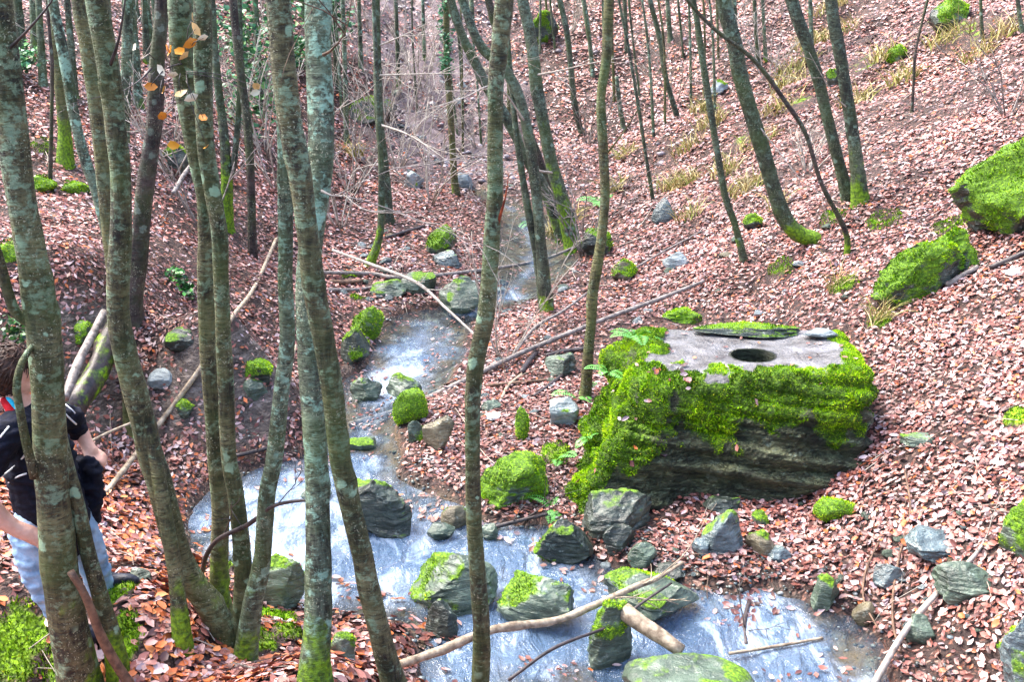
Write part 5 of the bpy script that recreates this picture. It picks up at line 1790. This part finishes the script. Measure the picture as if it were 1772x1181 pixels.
# ------------------------------------------------------------------ evergreen foliage, ivy
def leaf_cloud(name, label, cat, base, blobs, n, size, pal, seed, stem=True, group=None):
    rs = np.random.default_rng(seed)
    t = empty(name, base, label, cat, group)
    if stem:
        tb = Tubes()
        top = np.array(blobs[-1][0])
        tb.add([base - np.array([0, 0, .1]), (base + top) / 2 + rs.normal(0, .05, 3), top], [0.03, 0.022, 0.01], nseg=6)
        link('stem', tb.mesh('stem', base), t, BARK_SLIM)
    P_ = []
    for (c, r, share) in blobs:
        m = int(n * share)
        u = rs.normal(0, 1, (m, 3))
        u /= np.linalg.norm(u, axis=1)[:, None]
        P_.append(np.array(c) + u * np.array(r) * (rs.random(m)[:, None] ** 0.45))
    p = np.vstack(P_)
    p = p[fbm(p * 3.5, 2, seed) > -0.25]
    m = len(p)
    L_ = size * rs.uniform(.7, 1.3, m)
    V, T = leaf_geo(m, L_, rs.uniform(.45, .75, m), rs.uniform(0, .3, m), rs, False)
    nn = rs.normal(0, .7, (m, 3)) + np.array([0, -0.3, .8])
    nn /= np.linalg.norm(nn, axis=1)[:, None]
    W = orient(V, p, nn, rs.uniform(0, 6.28, m), np.zeros(m), np.zeros(m))
    C = np.repeat(pal[rs.integers(0, len(pal), m)] * rs.uniform(.7, 1.2, m)[:, None], 4, 0)
    f = link('foliage', build_mesh('foliage', W.reshape(-1, 3) - base, (T[None] + (np.arange(m) * 4)[:, None, None]).reshape(-1, 3), smooth=False, colors=C), t, GREEN_LEAF)
    f['kind'] = 'stuff'
    return t


EVG = np.array([srgb(46, 110, 62), srgb(70, 140, 84), srgb(96, 160, 110), srgb(40, 84, 44), srgb(120, 176, 96)])
g = ground(440, 235)
leaf_cloud('evergreen_bush', 'tall loose evergreen bush among the trunks at upper left', 'bush', g,
           [(P(425, 205, g[1]), (.40, .35, .35), .25), (P(450, 140, g[1]), (.5, .4, .45), .35), (P(420, 60, g[1]), (.5, .4, .5), .4)], 1700, 0.085, EVG, 5)
g = ground(520, 120)
leaf_cloud('evergreen_bush', 'bluish evergreen bush far behind the big trunks', 'bush', g,
           [(P(500, 90, g[1]), (.5, .35, .45), .4), (P(540, 30, g[1]), (.7, .4, .6), .6)], 1300, 0.10, EVG, 6)
g = ground(30, 130)
leaf_cloud('evergreen_bush', 'small green bush at the far upper left edge', 'bush', g, [(P(30, 105, g[1]), (.32, .3, .25), 1.0)], 600, 0.07, EVG, 7)
g = ground(318, 500)
leaf_cloud('ivy_plant', 'trailing green ivy on the lip of the left bank', 'ivy', g, [(P(305, 480, g[1]), (.10, .12, .10), .4), (P(320, 510, g[1] - .05), (.09, .08, .14), .6)], 260, 0.05,
           np.array([srgb(40, 110, 40), srgb(70, 150, 50), srgb(30, 80, 34)]), 8, stem=False)
g = ground(20, 600)
leaf_cloud('ivy_plant', 'dark leafy plant on the bank above the person', 'ivy', g, [(P(18, 575, g[1] - .1), (.16, .12, .12), 1.0)], 260, 0.05, np.array([srgb(40, 90, 36), srgb(60, 120, 40), srgb(24, 60, 26)]), 9, stem=False)
T = TREES['t10']
leaf_cloud('ivy_plant', 'ivy climbing the thin stem before the rubble slope', 'ivy', P(774, 120, T['Y'] - .1), [(P(771, 20 + 30 * k, T['Y'] - .08), (.13, .1, .18), .25) for k in range(4)], 420, 0.06, EVG[:4], 10, stem=False)

# ------------------------------------------------------------------ the twig with withered leaves
T3 = TREES['t3a']
g = P(318, 100, T3['Y'])
tw = empty('leafy_twig', g, 'thin side twig holding withered orange and cream leaves before the left stem of the pair', 'twig')
TL = [(235, 82), (288, 85), (310, 90), (319, 97), (280, 121), (262, 150), (285, 156), (313, 162), (332, 170), (280, 202), (302, 250), (338, 50), (352, 66), (352, 205), (358, 255), (445, 150), (440, 160), (330, 75), (296, 88), (335, 28), (300, 130)]
tb = Tubes()
tb.add([P(318, 110, T3['Y']), P(305, 112, T3['Y'] - .14), P(285, 120, T3['Y'] - .2), P(262, 146, T3['Y'] - .22)], [.005, .004, .003, .0015], nseg=5, step=.03)
link('stem', tb.mesh('stem', g), tw, WOOD_DARK)
wcol = [srgb(226, 160, 52), srgb(214, 132, 40), srgb(238, 226, 200), srgb(230, 190, 130)]
wm = []
for c in wcol:
    V, Tt = leaf_geo(1, np.array([1.0]), np.array([.55]), np.array([.35]), rs, True)
    me = build_mesh('leaf', V[0], Tt, smooth=False, colors=np.repeat(c[None], 8, 0))
    me.materials.append(LEAF)
    wm.append(me)
r2 = np.random.default_rng(91)
for i, (px, py) in enumerate(TL):
    p = P(px, py, T3['Y'] - .2)
    tb = Tubes()
    src = P(min(max(px, 268), 312) if px < 330 else 322, 112 + (py - 112) * 0.3, T3['Y'] - .16)
    tb.add([src, (src + p) / 2 + np.array([0, -.02, .02]), p], [.0022, .0018, .001], nseg=4, step=.04)
    link('stem', tb.mesh('stem', g), tw, WOOD_DARK)
    o = link('leaf', wm[(i * 7 + 2) % 4], tw)
    o.location = p - g
    o.rotation_euler = (R(60) + r2.normal(0, .5), r2.normal(0, .5), r2.uniform(0, 6.28))
    s = r2.uniform(.05, .075)
    o.scale = (s, s, s)

# ------------------------------------------------------------------ the person
def cloth(name, a, b, scale=30, rough=0.85):
    t = NT(name)
    v = t.coord()
    f = t.noise(v, scale, 4, .6)
    c = t.ramp(f, [(0.3, a), (0.7, b)])
    return t.done(c, rough, t.bump(t.noise(v, 14, 4), .7, .02), .2)


SKIN = cloth('skin', srgb(205, 150, 130), srgb(232, 184, 164), 12, .5)
NAVY = cloth('navy_jersey', srgb(8, 10, 20), srgb(22, 26, 44))
JEANS = cloth('blue_denim', srgb(100, 134, 168), srgb(170, 196, 220), 9)
HAIR = cloth('brown_hair', srgb(34, 22, 18), srgb(78, 54, 44), 60, .45)
REDC = cloth('red_collar', srgb(150, 10, 24), srgb(190, 22, 38))
CYAN = cloth('cyan_shirt', srgb(20, 150, 180), srgb(60, 190, 215))
WHITE = cloth('white_piping', srgb(215, 215, 220), srgb(240, 240, 240))
SHOE = cloth('dark_shoe', srgb(16, 18, 26), srgb(44, 50, 66), 20, .5)


def skinned(chains, voxel, extra=None, smooth_it=6, fold=0.0):
    """chains: list of [(point, rx, ry)]; tubes are unioned by a voxel remesh into one surface"""
    tb = Tubes()
    for ch in chains:
        pts = np.array([c[0] for c in ch])
        rd = np.array([c[1] for c in ch])
        tb.add(pts, rd, nseg=16, step=float(rd.min()) * .5)
        for p_, r_ in ((pts[0], rd[0]), (pts[-1], rd[-1])):
            v, t = ico(3)
            v = v * r_ + p_
            tb.v.append(v); tb.t.append(t + tb.n); tb.q.append(np.zeros((0, 4), int)); tb.s.append(np.zeros(len(v))); tb.n += len(v)
    for (v, t) in (extra or []):
        tb.v.append(v); tb.t.append(t + tb.n); tb.q.append(np.zeros((0, 4), int)); tb.s.append(np.zeros(len(v))); tb.n += len(v)
    me = tb.mesh('tmp')
    o = bpy.data.objects.new('tmp', me)
    COL.objects.link(o)
    m = o.modifiers.new('r', 'REMESH')
    m.mode = 'VOXEL'
    m.voxel_size = voxel
    sm = o.modifiers.new('s', 'SMOOTH')
    sm.factor = .5
    sm.iterations = smooth_it
    dg = bpy.context.evaluated_depsgraph_get()
    out = bpy.data.meshes.new_from_object(o.evaluated_get(dg))
    bpy.data.objects.remove(o)
    out.materials.clear()
    if fold:
        n_ = len(out.vertices)
        co = np.zeros(n_ * 3); out.vertices.foreach_get('co', co); co = co.reshape(-1, 3)
        nn_ = np.zeros(n_ * 3); out.vertices.foreach_get('normal', nn_); nn_ = nn_.reshape(-1, 3)
        f_ = fbm(co * np.array([9, 9, 22.0]), 3, 4)
        co += nn_ * (fold * (np.abs(f_) * 2 - 0.7))[:, None]
        out.vertices.foreach_set('co', co.ravel())
    out.polygons.foreach_set('use_smooth', np.ones(len(out.polygons), bool))
    return out


pg = ground(120, 1135)
PY = pg[1] + .12
def Q(px, py, dy=0.0):
    return P(px, py, PY + dy)


man = empty('person', (pg[0], pg[1], pg[2]), 'person in navy striped jersey with red collar and jeans, bending behind the thick left trunk', 'person')
manO = np.array(pg)


def put(name, me, mat, parent=man):
    me.transform(Matrix.Translation(Vector(-manO)))
    o = link(name, me, parent)
    me.materials.append(mat)
    me.name = name
    return o


# head: ellipsoid with brow, nose, chin; looks right and down
hv, ht = ico(4)
hv = hv.copy()
hv = hv * np.array([.104, .084, .124])
fx = hv[:, 0]
hv[:, 0] += .022 * np.exp(-((hv[:, 1] / .016) ** 2 + ((hv[:, 2] + .012) / .026) ** 2)) * (fx > 0)       # nose
hv[:, 0] += .010 * np.exp(-((hv[:, 1] / .03) ** 2 + ((hv[:, 2] + .085) / .02) ** 2)) * (fx > 0)         # chin
hv[:, 0] -= .010 * np.exp(-(((np.abs(hv[:, 1]) - .03) / .016) ** 2 + ((hv[:, 2] - .012) / .014) ** 2)) * (fx > 0)  # eye sockets
hv[:, 0] += .006 * np.exp(-((hv[:, 1] / .022) ** 2 + ((hv[:, 2] + .052) / .008) ** 2)) * (fx > 0)       # lips
hv[:, 1] *= 1 - .22 * sstep(0, -.11, hv[:, 2])
ear, et = ico(3)
tl = R(22)
RT = np.array([[math.cos(tl), 0, math.sin(tl)], [0, 1, 0], [-math.sin(tl), 0, math.cos(tl)]])
hc = Q(20, 648)
ears = [((ear * np.array([.018, .010, .03]) + np.array([-.012, sg * .078, -.01])) @ RT.T + hc, et) for sg in (1, -1)]
headw = hv @ RT.T + hc


def fingers(root, d, up, side, curl=1.0, L_=.075):
    out = []
    d, up, side = [np.array(a, float) / np.linalg.norm(a) for a in (d, up, side)]
    for k, (o_, l_) in enumerate(((-.030, .9), (-.010, 1.0), (.011, .95), (.031, .75))):
        p0 = root + side * o_
        p1 = p0 + d * L_ * l_ * .45
        p2 = p1 + (d * math.cos(curl * .7) - up * math.sin(curl * .7)) * L_ * l_ * .33
        p3 = p2 + (d * math.cos(curl * 1.5) - up * math.sin(curl * 1.5)) * L_ * l_ * .28
        out.append([(p0 - d * .03, .0105), (p1, .0095), (p2, .0088), (p3, .0078)])
    t0 = root - d * .055 - side * .03
    t1 = t0 - side * .03 + d * .025
    t2 = t1 + d * .032 - up * .01
    out.append([(t0, .013), (t1, .011), (t2, .009)])
    return out


nh, fh = Q(52, 925, -.24), Q(157, 782, .24)
chains = [[(Q(60, 780), .13), (Q(46, 735), .11), (Q(36, 706), .060), (Q(28, 682), .056), (hc, .06)],
          [(Q(22, 742, -.19), .05), (Q(-38, 850, -.3), .050), (Q(-12, 885, -.28), .049), (Q(22, 912, -.26), .038), (nh, .040), (nh + (Q(75, 940, -.24) - nh) * .5, .036)],
          [(Q(112, 722, .2), .05), (Q(136, 742, .28), .042), (Q(148, 765, .26), .034), (fh, .034)],
          [(Q(85, 880), .13), (Q(60, 905, -.08), .085), (Q(72, 1000, -.15), .06), (Q(140, 1108, -.1), .04), (Q(158, 1132, -.1), .04)],
          [(Q(110, 890, .06), .085), (Q(158, 960, .12), .06), (Q(182, 1072, .22), .04), (Q(196, 1088, .24), .04)]]
dn = Q(80, 945, -.24) - nh
chains += fingers(nh + dn * .9, dn, (0, -.5, .85), (0.2, -.8, -.5), .7)
chains += fingers(fh + np.array([.03, 0, -.02]), (.8, -.1, -.6), (.4, -.5, .75), (.1, .9, .2), 1.0)
put('body', skinned(chains, .0085, [(headw, ht)] + ears, 3), SKIN)
# hair cap
hr = hv * np.array([1.10, 1.14, 1.08]) + np.array([-.008, 0, .008])
nz = fbm(hr * np.array([70, 70, 14.0]), 3, 5)
hr = hr * (1 + .05 * nz[:, None])
keepv = ~((hv[:, 0] > .045 - .3 * (hv[:, 2] - .05)) & (hv[:, 2] < .055)) & (hv[:, 2] > -.105 + .6 * np.maximum(hv[:, 0], 0))
tk = ht[keepv[ht].all(1)]
hm = build_mesh('hair', hr @ RT.T + hc, tk)
hairo = put('hair', hm, HAIR)
r2 = np.random.default_rng(33)
ids = np.unique(tk)
tb = Tubes()
for k in range(420):
    p = hr[r2.choice(ids)]
    n_ = p / np.linalg.norm(p)
    d = np.array([-0.25, 0, -1.0]) + r2.normal(0, .22, 3)
    d -= n_ * (d @ n_)
    d /= np.linalg.norm(d) + 1e-9
    ln = r2.uniform(.03, .06)
    pts = np.array([p + n_ * .001, p + d * ln * .5 + n_ * .003, p + d * ln + n_ * r2.uniform(-.004, .004)])
    tb.add(pts @ RT.T + hc, [.0035, .003, .001], nseg=4, step=.02)
st = link('hair_strands', tb.mesh('hair_strands', manO), hairo, HAIR)
st['kind'] = 'stuff'
put('jersey', skinned([[(Q(96, 925), .150), (Q(96, 900), .160), (Q(82, 860), .162), (Q(66, 790), .162), (Q(55, 750), .145), (Q(47, 722), .085)],
                       [(Q(50, 738), .10), (Q(22, 745, -.19), .075), (Q(-10, 800, -.25), .062), (Q(-36, 846, -.3), .056)],
                       [(Q(60, 735, .05), .10), (Q(112, 722, .2), .072), (Q(132, 742, .27), .058)]], .010, None, 6, .009), NAVY)
put('jeans', skinned([[(Q(90, 900), .138), (Q(58, 912, -.08), .108), (Q(70, 1000, -.15), .078), (Q(140, 1106, -.1), .058), (Q(148, 1120, -.1), .06)],
                      [(Q(90, 900), .13), (Q(122, 895, .08), .100), (Q(158, 962, .12), .078), (Q(184, 1070, .22), .056), (Q(188, 1078, .22), .056)]], .009, None, 4, .007), JEANS)
put('jacket', skinned([[(Q(140, 808, .2), .05), (Q(158, 808, .18), .05), (Q(162, 850, .16), .052), (Q(156, 895, .14), .05), (Q(140, 960, .1), .034)],
                       [(Q(120, 812, .16), .06), (Q(130, 880, .12), .06)]], .009, None, 4, .012), NAVY)
put('collar', skinned([[(Q(8, 694, -.05), .020), (Q(22, 716, -.10), .022), (Q(42, 738, -.12), .022), (Q(62, 748, -.12), .018)],
                       [(Q(66, 716, .07), .018), (Q(72, 735, .0), .018), (Q(62, 748, -.10), .018)]], .008, None, 2), REDC)
put('shirt_collar', skinned([[(Q(14, 690, -.05), .012), (Q(28, 706, -.085), .013), (Q(46, 722, -.10), .012)], [(Q(62, 712, -.03), .012), (Q(80, 728, -.06), .014)]], .007, None, 2), CYAN)
for (a, b) in [((150, 1128, -.1), (176, 1140, -.12)), ((190, 1084, .22), (232, 1094, .22))]:
    pa, pb = Q(*a), Q(*b)
    for p_ in (pa, pb):
        p_[2] = tz(p_[0], p_[1]) + .045
    put('shoe', skinned([[(pa - (pb - pa) * .25, .042), (pa + np.array([0, 0, .02]), .05), ((pa + pb) / 2, .046), (pb, .04), (pb + (pb - pa) * .25 - np.array([0, 0, .008]), .032)]], .009, None, 3), SHOE)
# white piping laid on the jersey
from mathutils.bvhtree import BVHTree
jo = [c for c in man.children if c.name.startswith('jersey')][0]
bv = BVHTree.FromPolygons([v.co + Vector(manO) for v in jo.data.vertices], [tuple(p.vertices) for p in jo.data.polygons])
for ln in [[(0, 758), (8, 748), (16, 738)], [(-2, 828), (20, 812), (40, 792), (46, 782)], [(0, 850), (15, 836), (30, 826), (46, 820)], [(112, 700), (122, 708), (130, 716)], [(112, 716), (124, 728), (132, 735)]]:
    pts = []
    for (px, py) in ln:
        d = Vector(ray(px, py)).normalized()
        hit = bv.ray_cast(Vector((0, 0, CAMZ)), d)
        if hit[0] is not None:
            pts.append(np.array(hit[0] - d * .002))
    if len(pts) >= 2:
        tb = Tubes()
        tb.add(pts, [.0045] * len(pts), nseg=6, step=.02)
        o = link('piping', tb.mesh('piping', manO), jo, WHITE)


# ------------------------------------------------------------------ gravel on the shores and rubble in the gully
def gravel(name, label, N, pick, size, seed, cols):
    rs = np.random.default_rng(seed)
    x, y = pick(rs, N)
    n = len(x)
    z = terrain(x, y)
    v0, t0 = ico(1)
    sz = size(rs, n, y)
    var = [rock_shape(700 + k, (1, .8, .6), 1, 5)[0] for k in range(8)]
    sel = rs.integers(0, 8, n)
    V = np.stack(var)[sel]
    an = rs.uniform(0, 6.28, n)
    c, s_ = np.cos(an)[:, None], np.sin(an)[:, None]
    vx = V[:, :, 0] * c - V[:, :, 1] * s_
    vy = V[:, :, 0] * s_ + V[:, :, 1] * c
    W = np.stack([vx, vy, V[:, :, 2]], 2) * sz[:, None, None] + np.stack([x, y, z + sz * .12], 1)[:, None, :]
    T = (t0[None] + (np.arange(n) * len(v0))[:, None, None]).reshape(-1, 3)
    C = np.repeat(cols[rs.integers(0, len(cols), n)] * rs.uniform(.7, 1.2, n)[:, None], len(v0), 0)
    o = link(name, build_mesh(name, W.reshape(-1, 3), T, smooth=False, colors=C), None, GRAVEL)
    tag(o, label, 'gravel', None, 'stuff')


GRAVEL = mat_attr('gravel_stone', 0.35, 0.6)
GC = np.array([srgb(60, 66, 60), srgb(92, 100, 92), srgb(124, 130, 124), srgb(84, 74, 60), srgb(150, 154, 150), srgb(100, 112, 116)])


def pick_shore(rs, N):
    i = rs.integers(0, len(SPOLY), N)
    f = rs.random(N)[:, None]
    p = SPOLY[i] * (1 - f) + SPOLY[(i + 1) % len(SPOLY)] * f + rs.normal(0, .16, (N, 2))
    k = (p[:, 1] < 14) & (p[:, 1] > 4.6)
    p = p[k]
    x, y = p[:, 0], p[:, 1]
    extra = rs.uniform(0, 1, (500, 2))
    a, b = ground(1080, 985), ground(1330, 985)
    ex = a[0] + (b[0] - a[0]) * extra[:, 0]
    ey = a[1] - .25 + .6 * extra[:, 1]
    return np.concatenate([x, ex]), np.concatenate([y, ey])


gravel('shore_gravel', 'wet pebbles and grit along the edges of the stream', 2600, pick_shore, lambda rs, n, y: .012 + .05 * rs.beta(1.1, 4, n), 51, GC)


def pick_scree(rs, N):
    y = rs.uniform(16, 26, N)
    x = -1.0 - .16 * (y - 18) + rs.normal(0, 1.5, N)
    sd = poly_sd(x, y, SPOLY)
    k = sd > .02
    return x[k], y[k]


gravel('gully_rubble', 'loose grey stones strewn down the gully at the head of the stream', 1500, pick_scree, lambda rs, n, y: .04 + .16 * rs.beta(1.1, 4, n), 52, np.array([srgb(110, 100, 104), srgb(140, 130, 134), srgb(84, 78, 80), srgb(164, 156, 160)]))

# ------------------------------------------------------------------ small broken twigs lying in the leaves
def small_twigs(N):
    rs = np.random.default_rng(81)
    y = 4.2 + 14 * rs.random(N) ** 1.2
    x = rs.uniform(-1, 1, N) * (0.5 * y + 0.8)
    k = poly_sd(x, y, SPOLY) > 0.05
    x, y = x[k], y[k]
    n = len(x)
    z0 = terrain(x, y)
    an = rs.uniform(0, 6.28, n)
    L_ = rs.uniform(.10, .45, n)
    V, Q, C, off = [], [], [], 0
    ends = np.stack([x + np.cos(an) * L_, y + np.sin(an) * L_], 1)
    mids = (np.stack([x, y], 1) + ends) / 2 + rs.normal(0, .02, (n, 2))
    z1, z2 = terrain(mids[:, 0], mids[:, 1]), terrain(ends[:, 0], ends[:, 1])
    pal = np.array([srgb(150, 138, 126), srgb(96, 78, 66), srgb(64, 52, 48), srgb(186, 174, 158)])
    for i in range(n):
        r = rs.uniform(.002, .0045) * max(1, y[i] / 9)
        pts = np.array([[x[i], y[i], z0[i] + .03], [mids[i, 0], mids[i, 1], max(z1[i] + .025, (z0[i] + z2[i]) / 2 + .02)], [ends[i, 0], ends[i, 1], z2[i] + .03]])
        v, q, t, s_ = tube_arrays(pts, [r, r * .8, r * .4], nseg=4, step=L_[i] / 4)
        V.append(v); Q.append(q + off); off += len(v)
        C.append(np.repeat(pal[rs.integers(0, 4)][None], len(v), 0))
    o = link('fallen_twigs', build_mesh('fallen_twigs', np.vstack(V), None, np.vstack(Q), colors=np.vstack(C)), None, GRASS)
    tag(o, 'short thin broken twigs strewn over the fallen leaves', 'twigs', None, 'stuff')


small_twigs(900)
